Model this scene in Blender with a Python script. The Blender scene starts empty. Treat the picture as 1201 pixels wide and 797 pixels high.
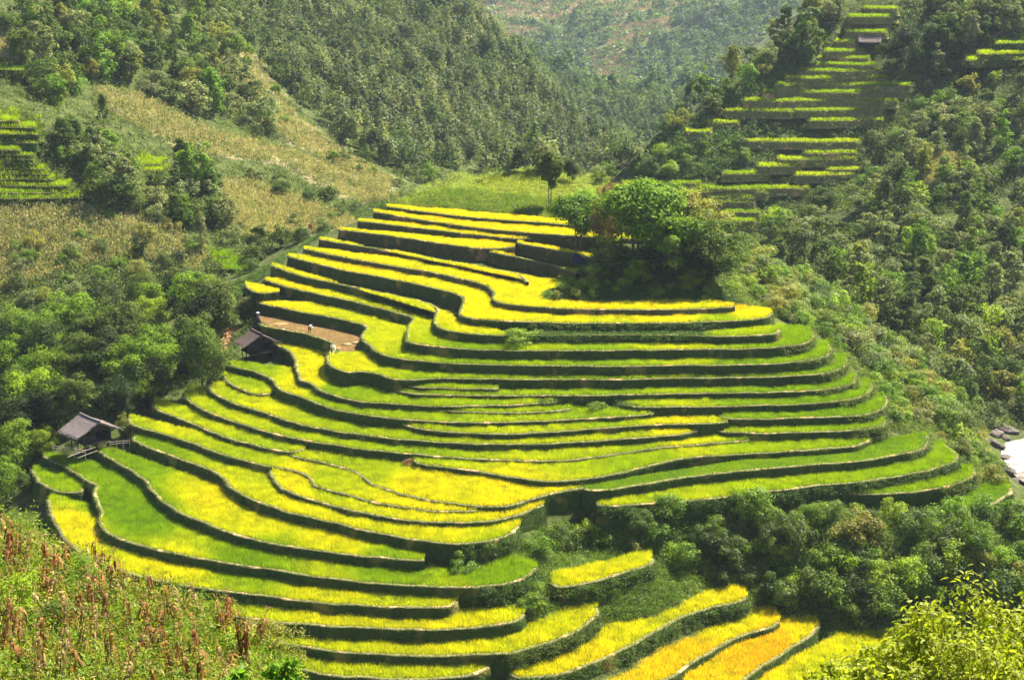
import bpy, math, random
import numpy as np
from mathutils import Vector, Matrix
from mathutils.geometry import tessellate_polygon

rng = np.random.default_rng(11)
random.seed(11)
scene = bpy.context.scene
COL = scene.collection
R = math.radians

# ------------------------------------------------------------------ camera
IW, IH, FPX = 1201.0, 797.0, 1903.0
PITCH, CAMZ = R(14.0), 62.8
SP, CP_ = math.sin(PITCH), math.cos(PITCH)

def rays(px, py):
    px = np.asarray(px, float); py = np.asarray(py, float)
    cx = (px - IW / 2) / FPX; cy = (IH / 2 - py) / FPX
    return np.stack([cx, CP_ + cy * SP, -SP + cy * CP_], -1)      # per unit of depth

def at_z(px, py, z):
    d = rays(px, py); t = (z - CAMZ) / d[..., 2]
    return d * t[..., None] + np.array([0, 0, CAMZ])

def at_d(px, py, dist):
    d = rays(px, py); t = np.asarray(dist) / d[..., 1]
    return d * t[..., None] + np.array([0, 0, CAMZ])

def project(p):
    p = np.asarray(p, float); q = p - np.array([0, 0, CAMZ])
    dep = q[..., 1] * CP_ - q[..., 2] * SP
    up = q[..., 1] * SP + q[..., 2] * CP_
    return q[..., 0] / dep * FPX + IW / 2, IH / 2 - up / dep * FPX

cam = bpy.data.cameras.new('camera')
camo = bpy.data.objects.new('camera', cam); COL.objects.link(camo)
camo.location = (0, 0, CAMZ); camo.rotation_euler = (R(90) - PITCH, 0, 0)
cam.sensor_fit = 'HORIZONTAL'; cam.angle = 2 * math.atan(IW / 2 / FPX)
cam.clip_start = 0.5; cam.clip_end = 6000
scene.camera = camo

# ------------------------------------------------------------------ light
SUN_EL, SUN_AZ = R(50), R(44)
sdir = Vector((math.sin(SUN_AZ) * math.cos(SUN_EL), math.cos(SUN_AZ) * math.cos(SUN_EL), math.sin(SUN_EL)))
sun = bpy.data.lights.new('sun', 'SUN'); suno = bpy.data.objects.new('sun', sun); COL.objects.link(suno)
suno.rotation_euler = sdir.to_track_quat('Z', 'Y').to_euler()
suno.location = (100, 200, 300)
sun.energy = 5.0; sun.angle = R(0.5); sun.color = (1.0, 0.94, 0.84)
world = bpy.data.worlds.new('World'); scene.world = world; world.use_nodes = True
wn = world.node_tree; bg = wn.nodes['Background']
sky = wn.nodes.new('ShaderNodeTexSky'); sky.sky_type = 'NISHITA'; sky.sun_disc = False
sky.sun_elevation = SUN_EL; sky.sun_rotation = SUN_AZ; sky.altitude = 1000
wn.links.new(sky.outputs[0], bg.inputs[0]); bg.inputs[1].default_value = 0.05
vs = scene.view_settings
vs.view_transform = 'Standard'; vs.look = 'None'; vs.gamma = 1.0; vs.use_curve_mapping = False
vs.exposure = 2.12
cy = scene.cycles
scene.render.engine = 'CYCLES'
cy.use_denoising = True
cy.max_bounces = 6; cy.diffuse_bounces = 2; cy.glossy_bounces = 1; cy.transmission_bounces = 3
cy.volume_bounces = 0; cy.transparent_max_bounces = 4

# ------------------------------------------------------------------ helpers
def tag(o, label=None, cat=None, group=None, kind=None):
    if label: o['label'] = label
    if cat: o['category'] = cat
    if group: o['group'] = group
    if kind: o['kind'] = kind
    return o

def np_mesh(name, verts, faces, mat=None, col=None, smooth=False):
    """faces: list of (M,k) int arrays; col: (N,4) per vertex -> 'Col'."""
    me = bpy.data.meshes.new(name)
    verts = np.asarray(verts, np.float32)
    me.vertices.add(len(verts)); me.vertices.foreach_set('co', verts.ravel())
    if not isinstance(faces, list): faces = [faces]
    faces = [np.asarray(f, np.int32) for f in faces if len(f)]
    nl = sum(f.size for f in faces); nf = sum(len(f) for f in faces)
    me.loops.add(nl); me.polygons.add(nf)
    me.loops.foreach_set('vertex_index', np.concatenate([f.ravel() for f in faces]))
    tot = np.concatenate([np.full(len(f), f.shape[1], np.int32) for f in faces])
    st = np.concatenate([[0], np.cumsum(tot)[:-1]]).astype(np.int32)
    me.polygons.foreach_set('loop_start', st)
    me.polygons.foreach_set('loop_total', tot)
    if smooth: me.polygons.foreach_set('use_smooth', np.ones(nf, bool))
    me.update(calc_edges=True)
    if col is not None:
        a = me.attributes.new('Col', 'FLOAT_COLOR', 'POINT')
        a.data.foreach_set('color', np.asarray(col, np.float32).ravel())
    if mat: me.materials.append(mat)
    return me

def add_obj(name, me, parent=None):
    o = bpy.data.objects.new(name, me); COL.objects.link(o)
    if parent: o.parent = parent
    return o

def empty(name, loc=(0, 0, 0), rz=0.0):
    o = bpy.data.objects.new(name, None); COL.objects.link(o)
    o.location = loc; o.rotation_euler = (0, 0, rz); o.empty_display_size = 0.3
    return o

class MB:
    """collects boxes / tubes / quads into one mesh"""
    def __init__(s): s.v = []; s.f = {}; s.n = 0
    def add(s, v, f):
        v = np.asarray(v, float); f = np.asarray(f, int)
        s.v.append(v); s.f.setdefault(f.shape[1], []).append(f + s.n); s.n += len(v)
    def box(s, lo, hi, M=None):
        x0, y0, z0 = lo; x1, y1, z1 = hi
        v = np.array([(x0,y0,z0),(x1,y0,z0),(x1,y1,z0),(x0,y1,z0),(x0,y0,z1),(x1,y0,z1),(x1,y1,z1),(x0,y1,z1)], float)
        if M is not None: v = np.array([M @ Vector(p) for p in v])
        s.add(v, [(0,3,2,1),(4,5,6,7),(0,1,5,4),(1,2,6,5),(2,3,7,6),(3,0,4,7)])
    def tube(s, pts, rad, n=6):
        pts = np.asarray(pts, float); k = len(pts)
        rad = np.full(k, rad) if np.isscalar(rad) else np.asarray(rad, float)
        t = np.gradient(pts, axis=0); t /= np.linalg.norm(t, axis=1)[:, None] + 1e-9
        ref = np.where(np.abs(t[:, 2:3]) > 0.9, np.array([[1.0, 0, 0]]), np.array([[0, 0, 1.0]]))
        a = np.cross(t, ref); a /= np.linalg.norm(a, axis=1)[:, None]; b = np.cross(t, a)
        an = np.linspace(0, 2 * np.pi, n, endpoint=False)
        v = (pts[:, None] + rad[:, None, None] * (np.cos(an)[None, :, None] * a[:, None] + np.sin(an)[None, :, None] * b[:, None])).reshape(-1, 3)
        i = np.arange(k - 1)[:, None] * n; j = np.arange(n)[None]; j2 = (j + 1) % n
        s.add(v, np.stack([i + j, i + j2, i + n + j2, i + n + j], -1).reshape(-1, 4))
        e0 = list(range(n))
        s.add(np.vstack([v[:n], pts[:1]]), [(x, n, (x + 1) % n) for x in e0])
        s.add(np.vstack([v[-n:], pts[-1:]]), [((x + 1) % n, n, x) for x in e0])
    def build(s, name, mat, parent=None, smooth=False):
        v = np.vstack(s.v); f = [np.vstack(x) for x in s.f.values()]
        return add_obj(name, np_mesh(name, v, f, mat, None, smooth), parent)

def inside(poly, x, y):
    poly = np.asarray(poly, float); x = np.asarray(x); y = np.asarray(y)
    r = np.zeros(x.shape, bool); n = len(poly)
    x0, y0 = poly[:, 0], poly[:, 1]
    for i in range(n):
        j = (i + 1) % n
        if y0[i] == y0[j]: continue
        c = (y0[i] > y) != (y0[j] > y)
        r ^= c & (x < (x0[j] - x0[i]) * (y - y0[i]) / (y0[j] - y0[i]) + x0[i])
    return r

def vnoise(x, y, s, seed=0):
    x = np.asarray(x) / s; y = np.asarray(y) / s
    xi = np.floor(x).astype(np.int64); yi = np.floor(y).astype(np.int64)
    fx = x - xi; fy = y - yi; fx = fx * fx * (3 - 2 * fx); fy = fy * fy * (3 - 2 * fy)
    def h(a, b):
        k = (a * 374761393 + b * 668265263 + seed * 974634511) & 0x7fffffff
        k = ((k ^ (k >> 13)) * 1274126177) & 0x7fffffff
        return (k ^ (k >> 16)) % 65536 / 32768.0 - 1
    return (h(xi, yi) * (1 - fx) + h(xi + 1, yi) * fx) * (1 - fy) + (h(xi, yi + 1) * (1 - fx) + h(xi + 1, yi + 1) * fx) * fy

def fbm(x, y, s, seed=0, o=3):
    return sum(vnoise(x, y, s / 2 ** i, seed + i * 17) / 2 ** i for i in range(o))

def resample(p, step):
    p = np.asarray(p, float); d = np.r_[0, np.cumsum(np.linalg.norm(np.diff(p[:, :2], axis=0), axis=1))]
    n = max(3, int(d[-1] / step) + 1); t = np.linspace(0, d[-1], n)
    return np.stack([np.interp(t, d, p[:, k]) for k in range(p.shape[1])], 1)

def chaikin(p, it=2):
    p = np.asarray(p, float)
    for _ in range(it):
        q = 0.75 * p[:-1] + 0.25 * p[1:]; r = 0.25 * p[:-1] + 0.75 * p[1:]
        p = np.vstack([p[:1], np.stack([q, r], 1).reshape(-1, p.shape[1]), p[-1:]])
    return p

# ------------------------------------------------------------------ materials
def new_mat(name):
    m = bpy.data.materials.new(name); m.use_nodes = True; nt = m.node_tree; nt.nodes.clear()
    out = nt.nodes.new('ShaderNodeOutputMaterial')
    return m, nt, out
def nd(nt, t, **kw):
    n = nt.nodes.new(t)
    for k, v in kw.items():
        if k in n.inputs: n.inputs[k].default_value = v
        else: setattr(n, k, v)
    return n
def ramp(nt, fac, stops, interp='LINEAR'):
    r = nt.nodes.new('ShaderNodeValToRGB'); r.color_ramp.interpolation = interp
    e = r.color_ramp.elements
    while len(e) < len(stops): e.new(0.5)
    for i, (p, c) in enumerate(stops): e[i].position = p; e[i].color = (*c, 1)
    if fac is not None: nt.links.new(fac, r.inputs[0])
    return r
def mixc(nt, fac, a, b, mode='MIX'):
    m = nt.nodes.new('ShaderNodeMix'); m.data_type = 'RGBA'; m.blend_type = mode
    for s, v in ((m.inputs[0], fac), (m.inputs[6], a), (m.inputs[7], b)):
        if hasattr(v, 'is_linked') or hasattr(v, 'links'): nt.links.new(v, s)
        elif isinstance(v, (int, float)): s.default_value = v
        else: s.default_value = (*v, 1)
    return m.outputs[2]
def noise(nt, scale, detail=4, coord=None, rough=0.6):
    n = nd(nt, 'ShaderNodeTexNoise'); n.inputs['Scale'].default_value = scale; n.inputs['Detail'].default_value = detail
    n.inputs['Roughness'].default_value = rough
    if coord is not None: nt.links.new(coord, n.inputs['Vector'])
    return n.outputs['Fac']
def objcoord(nt): return nt.nodes.new('ShaderNodeNewGeometry').outputs['Position']

def leafy_shader(nt, out, color, trans=0.35, rough=0.5, spec=0.3, tint=(1.08, 1.15, 0.45)):
    p = nd(nt, 'ShaderNodeBsdfPrincipled'); p.inputs['Roughness'].default_value = rough
    p.inputs['Specular IOR Level'].default_value = spec
    nt.links.new(color, p.inputs['Base Color'])
    t = nd(nt, 'ShaderNodeBsdfTranslucent')
    nt.links.new(mixc(nt, 1.0, color, tint, 'MULTIPLY'), t.inputs['Color'])
    m = nd(nt, 'ShaderNodeMixShader'); m.inputs[0].default_value = trans
    nt.links.new(p.outputs[0], m.inputs[1]); nt.links.new(t.outputs[0], m.inputs[2])
    nt.links.new(m.outputs[0], out.inputs[0])

def attr(nt, name='Col'):
    a = nt.nodes.new('ShaderNodeAttribute'); a.attribute_name = name
    s = nt.nodes.new('ShaderNodeSeparateColor'); nt.links.new(a.outputs['Color'], s.inputs[0])
    return a, s.outputs

def mat_rice():
    # r = ripeness, g = height along the blade, b = random
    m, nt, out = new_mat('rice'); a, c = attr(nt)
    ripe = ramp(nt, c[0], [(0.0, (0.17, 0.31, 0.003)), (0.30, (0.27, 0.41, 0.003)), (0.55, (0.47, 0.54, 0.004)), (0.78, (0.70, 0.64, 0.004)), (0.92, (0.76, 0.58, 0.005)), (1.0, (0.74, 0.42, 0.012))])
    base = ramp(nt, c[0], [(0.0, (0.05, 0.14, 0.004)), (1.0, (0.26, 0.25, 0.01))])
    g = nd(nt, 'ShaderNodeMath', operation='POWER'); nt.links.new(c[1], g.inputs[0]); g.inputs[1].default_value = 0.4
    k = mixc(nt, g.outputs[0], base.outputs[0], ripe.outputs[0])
    hv = nd(nt, 'ShaderNodeHueSaturation'); nt.links.new(k, hv.inputs['Color'])
    mr = nd(nt, 'ShaderNodeMapRange'); nt.links.new(c[2], mr.inputs[0]); mr.inputs[3].default_value = 0.62; mr.inputs[4].default_value = 1.25
    nt.links.new(mr.outputs[0], hv.inputs['Value'])
    leafy_shader(nt, out, hv.outputs[0], trans=0.5, rough=0.6, spec=0.1, tint=(1.15, 1.1, 0.5))
    return m

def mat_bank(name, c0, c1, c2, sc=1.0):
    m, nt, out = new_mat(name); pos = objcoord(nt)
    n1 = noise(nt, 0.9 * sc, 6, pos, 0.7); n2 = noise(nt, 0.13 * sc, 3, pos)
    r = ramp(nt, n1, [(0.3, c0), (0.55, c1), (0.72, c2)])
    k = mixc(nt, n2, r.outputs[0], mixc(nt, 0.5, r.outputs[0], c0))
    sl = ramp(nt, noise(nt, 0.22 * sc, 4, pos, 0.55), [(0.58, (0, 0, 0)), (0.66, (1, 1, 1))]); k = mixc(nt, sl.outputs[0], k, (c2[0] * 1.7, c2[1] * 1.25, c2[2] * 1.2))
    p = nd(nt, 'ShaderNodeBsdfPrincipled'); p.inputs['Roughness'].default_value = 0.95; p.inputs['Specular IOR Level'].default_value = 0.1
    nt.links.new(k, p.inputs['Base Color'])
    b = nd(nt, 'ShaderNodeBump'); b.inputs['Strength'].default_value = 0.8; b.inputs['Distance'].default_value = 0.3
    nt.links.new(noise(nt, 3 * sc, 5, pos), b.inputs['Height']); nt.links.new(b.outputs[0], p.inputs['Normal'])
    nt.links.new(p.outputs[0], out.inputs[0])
    return m

def mat_grass(name, lo, hi, dry, trans=0.4):
    # r = dryness, g = height, b = random
    m, nt, out = new_mat(name); a, c = attr(nt)
    k = mixc(nt, c[1], lo, hi); k2 = mixc(nt, c[0], k, dry)
    hv = nd(nt, 'ShaderNodeHueSaturation'); nt.links.new(k2, hv.inputs['Color'])
    mr = nd(nt, 'ShaderNodeMapRange'); nt.links.new(c[2], mr.inputs[0]); mr.inputs[3].default_value = 0.6; mr.inputs[4].default_value = 1.3
    nt.links.new(mr.outputs[0], hv.inputs['Value'])
    leafy_shader(nt, out, hv.outputs[0], trans=trans, rough=0.6, spec=0.15)
    return m

def mat_foliage(name, trans=0.3, rough=0.42, spec=0.45, var=0.5):
    # base colour = the object's own colour, varied per leaf (r random, g young-leaf amount)
    m, nt, out = new_mat(name); a, c = attr(nt)
    oi = nt.nodes.new('ShaderNodeObjectInfo')
    hv = nd(nt, 'ShaderNodeHueSaturation'); nt.links.new(oi.outputs['Color'], hv.inputs['Color'])
    mr = nd(nt, 'ShaderNodeMapRange'); nt.links.new(c[0], mr.inputs[0]); mr.inputs[3].default_value = 1 - var; mr.inputs[4].default_value = 1 + var
    nt.links.new(mr.outputs[0], hv.inputs['Value'])
    k = mixc(nt, c[1], hv.outputs[0], (0.13, 0.17, 0.025))
    leafy_shader(nt, out, k, trans=trans, rough=rough, spec=spec)
    return m

def mat_plain(name, c0, c1, sc=4, rough=0.9, stretch=None, bump=0.4):
    m, nt, out = new_mat(name)
    tc = nt.nodes.new('ShaderNodeTexCoord').outputs['Object']
    if stretch:
        mp = nd(nt, 'ShaderNodeMapping'); mp.inputs['Scale'].default_value = stretch; nt.links.new(tc, mp.inputs[0]); tc = mp.outputs[0]
    n = noise(nt, sc, 6, tc, 0.65)
    r = ramp(nt, n, [(0.32, c0), (0.68, c1)])
    p = nd(nt, 'ShaderNodeBsdfPrincipled'); p.inputs['Roughness'].default_value = rough; p.inputs['Specular IOR Level'].default_value = 0.2
    nt.links.new(r.outputs[0], p.inputs['Base Color'])
    b = nd(nt, 'ShaderNodeBump'); b.inputs['Strength'].default_value = bump; b.inputs['Distance'].default_value = 0.05
    nt.links.new(n, b.inputs['Height']); nt.links.new(b.outputs[0], p.inputs['Normal'])
    nt.links.new(p.outputs[0], out.inputs[0])
    return m

M_RICE = mat_rice()
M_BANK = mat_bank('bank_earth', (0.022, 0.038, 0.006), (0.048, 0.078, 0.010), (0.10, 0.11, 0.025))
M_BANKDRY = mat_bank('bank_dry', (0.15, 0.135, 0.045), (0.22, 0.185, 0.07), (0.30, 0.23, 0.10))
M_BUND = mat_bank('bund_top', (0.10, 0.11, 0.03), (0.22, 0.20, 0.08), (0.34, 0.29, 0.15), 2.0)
M_BROWNBANK = mat_bank('brown_bank', (0.045, 0.045, 0.012), (0.10, 0.088, 0.026), (0.17, 0.125, 0.05))
M_MUD = mat_bank('mud', (0.080, 0.044, 0.012), (0.15, 0.088, 0.028), (0.27, 0.18, 0.08))
M_GRASS = mat_grass('bank_grass', (0.03, 0.07, 0.006), (0.13, 0.22, 0.012), (0.34, 0.30, 0.10))
# ------------------------------------------------------------------ the central hill's rice terraces
ZS = 0.74
# name-key: (z, back, crop, label, edge in photo pixels from left to right)
TERR = [
 ('T1', 15.1, 2.2, 'rice', 'topmost golden rice terrace of the central hill, right under the grassy knoll', [(454,243),(490,248),(530,253),(570,257),(612,260),(652,263),(700,267),(800,272)]),
 ('T2', 14.0, 2, 'rice', 'second golden rice terrace from the top of the central hill', [(438,249),(450,251),(490,258),(530,264),(570,269),(612,273),(655,276),(700,279),(800,283)]),
 ('T3', 12.8, 2, 'rice', 'third golden rice terrace from the top, tapering out near the round tree', [(420,260),(450,263),(490,268),(530,273),(570,277),(608,281),(634,279)]),
 ('T3b', 12.2, 2, 'rice', 'short golden terrace left of the round tree on the mound, under the third strip', [(607,285),(613,287),(651,293),(668,297),(695,302)]),
 ('T4', 11.6, 2, 'rice', 'fourth golden rice terrace from the top, with a tall brown bank', [(397,270),(450,276),(490,282),(530,288),(575,293.5),(604,289.5)]),
 ('T4b', 11.0, 2, 'rice', 'short golden terrace pointing at the blue tarpaulin under the mound trees', [(573,296),(611,303),(647,311),(662,316),(676,321)]),
 ('T5', 10.4, 2, 'rice', 'golden terrace whose right end runs into the grassy mound', [(374,281),(400,286),(450,293),(490,300),(530,308),(570,315),(603,321),(612,325),(616,331)]),
 ('T6', 9.2, 2, 'rice', 'golden terrace that bends round and runs along the foot of the tree mound', [(356,292),(390,300),(450,311),(490,317),(530,325),(560,332),(575,338),(580,345),(577,353),(590,356.5),(610,359),(640,361.5),(690,363.5),(760,364),(830,363),(862,360)]),
 ('T7', 7.8, 2, 'rice', 'long yellow terrace one step below the strip at the foot of the tree mound', [(338,301),(390,315),(450,326),(490,334),(530,343),(543,349),(545,354),(540,362),(538,371),(550,374),(590,377),(651,379.5),(740,380),(820,379),(900,375),(906,367)]),
 ('T8', 6.1, 2, 'rice', 'yellow terrace turning green where it ends at the leafy bush on the middle bank', [(318,312),(350,324),(390,332),(450,345),(490,353),(510,360),(514,364),(510,370),(510,386),(550,392),(592,394.5)]),
 ('T8w', 6.05, 2, 'weeds', 'overgrown abandoned terrace strip covered in low leafy weeds', [(586,392),(594,394),(650,393.5),(740,393),(830,394.5)]),
 ('T8c', 6.1, 2, 'rice', 'short green rice strip at the upper right, right of the overgrown strip', [(826,394),(832,395),(861,394.6),(900,393),(913,391),(916,386)]),
 ('T9', 4.2, 2, 'rice', 'long terrace golden left and green right, just below the overgrown weedy strip', [(310,329),(350,341),(390,348.5),(450,363),(478,371),(485,374),(478,382),(476,400),(481,403),(516,408),(546,410),(610,412),(690,411.5),(760,411),(860,410),(900,409),(930,406),(950,402),(957,395),(953,388)]),
 ('T10a', 4.15, 1.5, 'rice', 'small golden patch at the far left tip of the hill, beside the bushes', [(287,333),(290,339),(302,345),(326,343)]),
 ('T10', 2.1, 2, 'rice', 'long terrace with a tall dark bank right above the bare brown paddy', [(299,355),(350,366),(390,373),(422,380),(431,385),(425,391),(423,397),(436,410),(450,418),(462,420.5),(490,423.5),(516,426.5),(570,428.5),(690,430),(780,429.5),(860,428.5),(900,428),(940,424.5),(964,421),(977,414),(974,405)]),
 ('T11', 0.0, 2, 'rice', 'long terrace with the harvested bare brown paddy where people work', [(304,380),(313,384),(350,390),(382,399),(391,403),(390,410),(383,417),(384,427),(397,435),(411,438),(427,436),(446,440),(461,446),(480,446.5),(500,444.5),(530,444.5),(568,445),(690,446),(780,444.5),(900,443),(960,440),(984,435),(995,428),(993,420)]),
 ('T11b', -1.2, 1.5, 'rice', 'very short green strip wedged in mid hill, left of the long straight strips', [(470,450),(474,454),(520,456),(560,457),(586,456)]),
 ('T12a', -2.0, 2, 'rice', 'straight green strip on the right half under a small patch of bare soil', [(463,457),(466,461),(500,463.5),(546,465),(690,464.5),(780,462.5),(900,461),(960,458.5),(990,454.5),(1005,449),(1004,442)]),
 ('T12', -2.9, 2, 'rice', 'terrace with the bright yellow paddy beside the upper thatched hut', [(306,392),(316,402),(334,409),(344,417),(346,428),(349,440),(352,446),(358,448),(366,452),(374,458),(390,464),(410,469.5),(430,472.5),(460,474),(510,477.5),(570,476.5),(610,475.5),(651,472.5)]),
 ('T12r', -3.3, 2, 'rice', 'green strip on the right half that starts at a clump of bank weeds', [(728,473),(732,477),(760,478.5),(830,477.5),(900,476),(960,473.5),(1000,468.5),(1015,465),(1025,457),(1022,449)]),
 ('T13', -3.6, 1.5, 'rice', 'thin green strip in the middle, ending just left of the bank weeds', [(463,474),(470,479),(510,481.5),(560,484),(605,485),(651,483),(669,480)]),
 ('T14', -4.2, 2, 'rice', 'broad green terrace below the upper thatched hut, narrowing to a strip on the right', [(268,428),(274,432),(294,434.5),(305,439),(318,444.5),(322,452),(330,459),(350,465),(370,473.5),(400,483),(440,489),(480,493),(520,495.5),(560,496.5),(600,496),(680,492.5),(760,487.5),(767,484)]),
 ('T16', -5.6, 1.5, 'rice', 'small rounded green paddy tucked under the bank below the upper hut', [(260,440),(264,447),(281,457),(297,463),(320,462.5),(326,457)]),
 ('T15', -5.1, 2, 'rice', 'yellowish strip in the middle whose right tip overlaps the start of a green one', [(467,493),(470,498),(500,505),(540,508),(600,510),(680,505),(760,498.5),(840,497.5),(854,495)]),
 ('T15r', -4.8, 2, 'rice', 'green strip curling up at its right tip, left tip touching a yellowish one', [(842,486),(850,492),(900,492),(980,489.5),(1012,487.5),(1031,483),(1042,476),(1040,465)]),
 ('T17', -6.3, 2, 'rice', 'long golden strip from the grove edge along the middle of the hill', [(246,451),(244,459),(270,472),(290,479),(311,485),(340,495.5),(370,502),(400,507.5),(460,515),(520,519.5),(580,522),(640,521.5),(700,517.5),(760,513.5),(800,510),(819,506)]),
 ('T17r', -6.5, 2, 'rice', 'green strip on the right half starting at a small grassy hump', [(836,502),(842,507),(900,509),(960,507),(1010,505),(1037,501),(1040,493)]),
 ('T18', -7.6, 2, 'rice', 'long yellow green strip from the grove to a blunt tip under the grassy hump', [(219,457),(212,465),(226,475),(250,486),(280,497),(321,509.5),(360,518),(400,524),(460,531),(520,536.5),(580,540),(640,541.5),(665,541),(690,538),(740,530),(780,525),(840,520.5),(880,517)]),
 ('T19L', -8.8, 2, 'rice', 'yellow green paddy on the left shoulder, second above the lower hut roof', [(178,472),(180,480),(200,488),(230,499),(250,508),(270,516),(300,523.5),(337,532),(357,528)]),
 ('T19R', -8.2, 2, 'rice', 'broad wavy yellow green terrace above the sunlit earthen bank on the right', [(486,540),(489,544.5),(540,550.5),(580,557),(620,563),(650,565.5),(680,563),(720,557),(760,547),(800,538),(840,534.5),(900,531.5),(980,526.5),(1018,521),(1024,513)]),
 ('T20', -9.3, 2, 'rice', 'widest bright yellow paddy in the middle, pointed at its right end', [(337,531),(340,535.5),(380,544),(411,551),(426,560),(431,566),(450,574),(480,583),(540,592.5),(570,596),(600,593.5),(640,580.5),(670,575),(686,572)]),
 ('T20R', -9.1, 2, 'short', 'dull green flat terrace without tall rice on the right flank', [(684,573),(690,576.5),(728,573.5),(779,564.5),(800,560),(846,556),(920,547.5),(1010,541.5),(1050,534.5),(1080,529),(1091,522),(1089,511)]),
 ('T20L', -9.8, 2, 'rice', 'yellow green terrace right of the lower hut, running to the oval golden patch', [(150,491),(153,499),(174,505),(200,512),(230,522),(270,537),(320,548.5),(336,550.5),(352,554.5),(362,561),(368,570),(390,577),(420,585),(460,594),(500,599.5),(530,601),(558,600)]),
 ('T21', -10.9, 2, 'rice', 'bright green curved terrace under the dull flat one on the right flank', [(699,589),(703,595.5),(760,591.5),(840,585),(940,572),(1020,564.5),(1080,554.5),(1110,546.5),(1125,539),(1122,531),(1109,522)]),
 ('T21L', -10.3, 1.5, 'rice', 'terrace with a rounded orange golden patch at its left end', [(318,550),(315,557),(326,572),(340,579),(380,592),(440,605),(480,611.5),(533,614),(580,611),(615,603),(639,592)]),
 ('T22', -11.2, 2, 'rice', 'yellow terrace with a kinked edge below the oval golden patch', [(160,509),(154,517),(180,528),(220,542),(245,551),(258,558),(268,567),(270,574),(300,588),(330,600),(380,611.5),(440,626),(480,633),(533,639.5),(567,637),(598,628),(609,618)]),
 ('T22r', -12.7, 2, 'rice', 'short bright green curved strip at the right foot of the hill', [(992,575),(997,580),(1040,580),(1080,577),(1120,569),(1145,559),(1143,550)]),
 ('T23r', -15.0, 4, 'short', 'flat bright green grass patch at the lower right tip, near the river', [(1106,592),(1135,598),(1161,593),(1188,580),(1186,572)]),
 ('T23', -13.0, 2, 'rice', 'wide terrace fading from green to yellow below the lower hut', [(108,525),(116,530),(132,540),(152,551),(168,562),(178,576),(192,590),(211,602),(240,614.5),(280,629.5),(320,638.5),(380,648),(440,654.5),(480,658),(499,657)]),
 ('T24', -14.7, 2, 'rice', 'widest light green terrace on the lower left with a jagged left edge', [(50,535),(56,540),(72,546),(90,556),(101,564),(114,568),(108,577),(113,590),(118,600),(116,614),(121,622),(132,629),(160,640),(200,649),(260,660),(300,666),(360,675),(420,683),(480,687),(530,689),(565,689),(600,685),(618,677),(629,667)]),
 ('T25', -15.9, 2, 'rice', 'small triangular green paddy at the lower left under the hut', [(36,551),(40,558),(48,569),(68,578.5),(95,578),(103,570)]),
 ('T26', -16.4, 2, 'rice', 'deep yellow terrace curving behind the dry maize at the lower left', [(56,586),(62,612),(80,640),(110,657),(140,669),(166,677.5),(210,686),(260,694),(320,701),(380,708),(440,711.5),(500,714),(530,712),(538,706)]),
 ('T27', -18.1, 2, 'rice', 'yellow terrace second from the bottom left, with a tall black bank under it', [(170,695),(220,712),(280,724),(320,730),(380,734.5),(440,737),(500,739),(540,738.5),(580,734.5),(611,728),(615,721)]),
 ('T28', -20.2, 2, 'rice', 'bright yellow terrace near the bottom that climbs to a point on the right', [(250,735),(310,752),(374,763),(420,767.5),(480,769),(530,769.5),(590,768.5),(630,759),(670,745),(690,731),(704,721),(702,713)]),
 ('T29', -21.8, 2, 'rice', 'lowest yellow terrace at the bottom edge of the photograph', [(330,780),(390,793),(450,797),(510,797),(560,791),(576,784)]),
 ('G1', -16.8, 3, 'rice', 'small slanting yellow strip alone among the scrub of the gully', [(646,685),(655,689.5),(680,687),(720,676),(750,667),(769,660),(766,655)]),
 ('G2', -22.9, 5, 'rice', 'slanting yellow terrace in the gully above the orange gold paddies', [(597,789),(605,796),(640,796),(690,782),(722,766),(741,757),(772,739),(800,723.5),(830,714.5),(868,707),(876,701)]),
 ('G3', -25.8, 7, 'rice', 'upper of the two orange gold ripe paddies at the bottom', [(700,830),(740,815),(782,798),(810,780),(840,759.5),(870,745.5),(903,738),(915,729)]),
 ('G4', -26.9, 8, 'rice', 'lower and wider orange gold ripe paddy at the bottom', [(810,832),(845,815),(874,797),(900,777.5),(930,759.5),(953,745),(962,734)]),
 ('G5', -28.4, 9, 'rice', 'yellow and green paddy behind the leafy bush at the bottom right', [(880,850),(940,830),(1000,800),(1040,775),(1060,745)]),
]
BARE = [[(280,355),(440,352),(436,402),(427,412),(400,414),(392,418),(376,412),(300,400)]]
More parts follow.
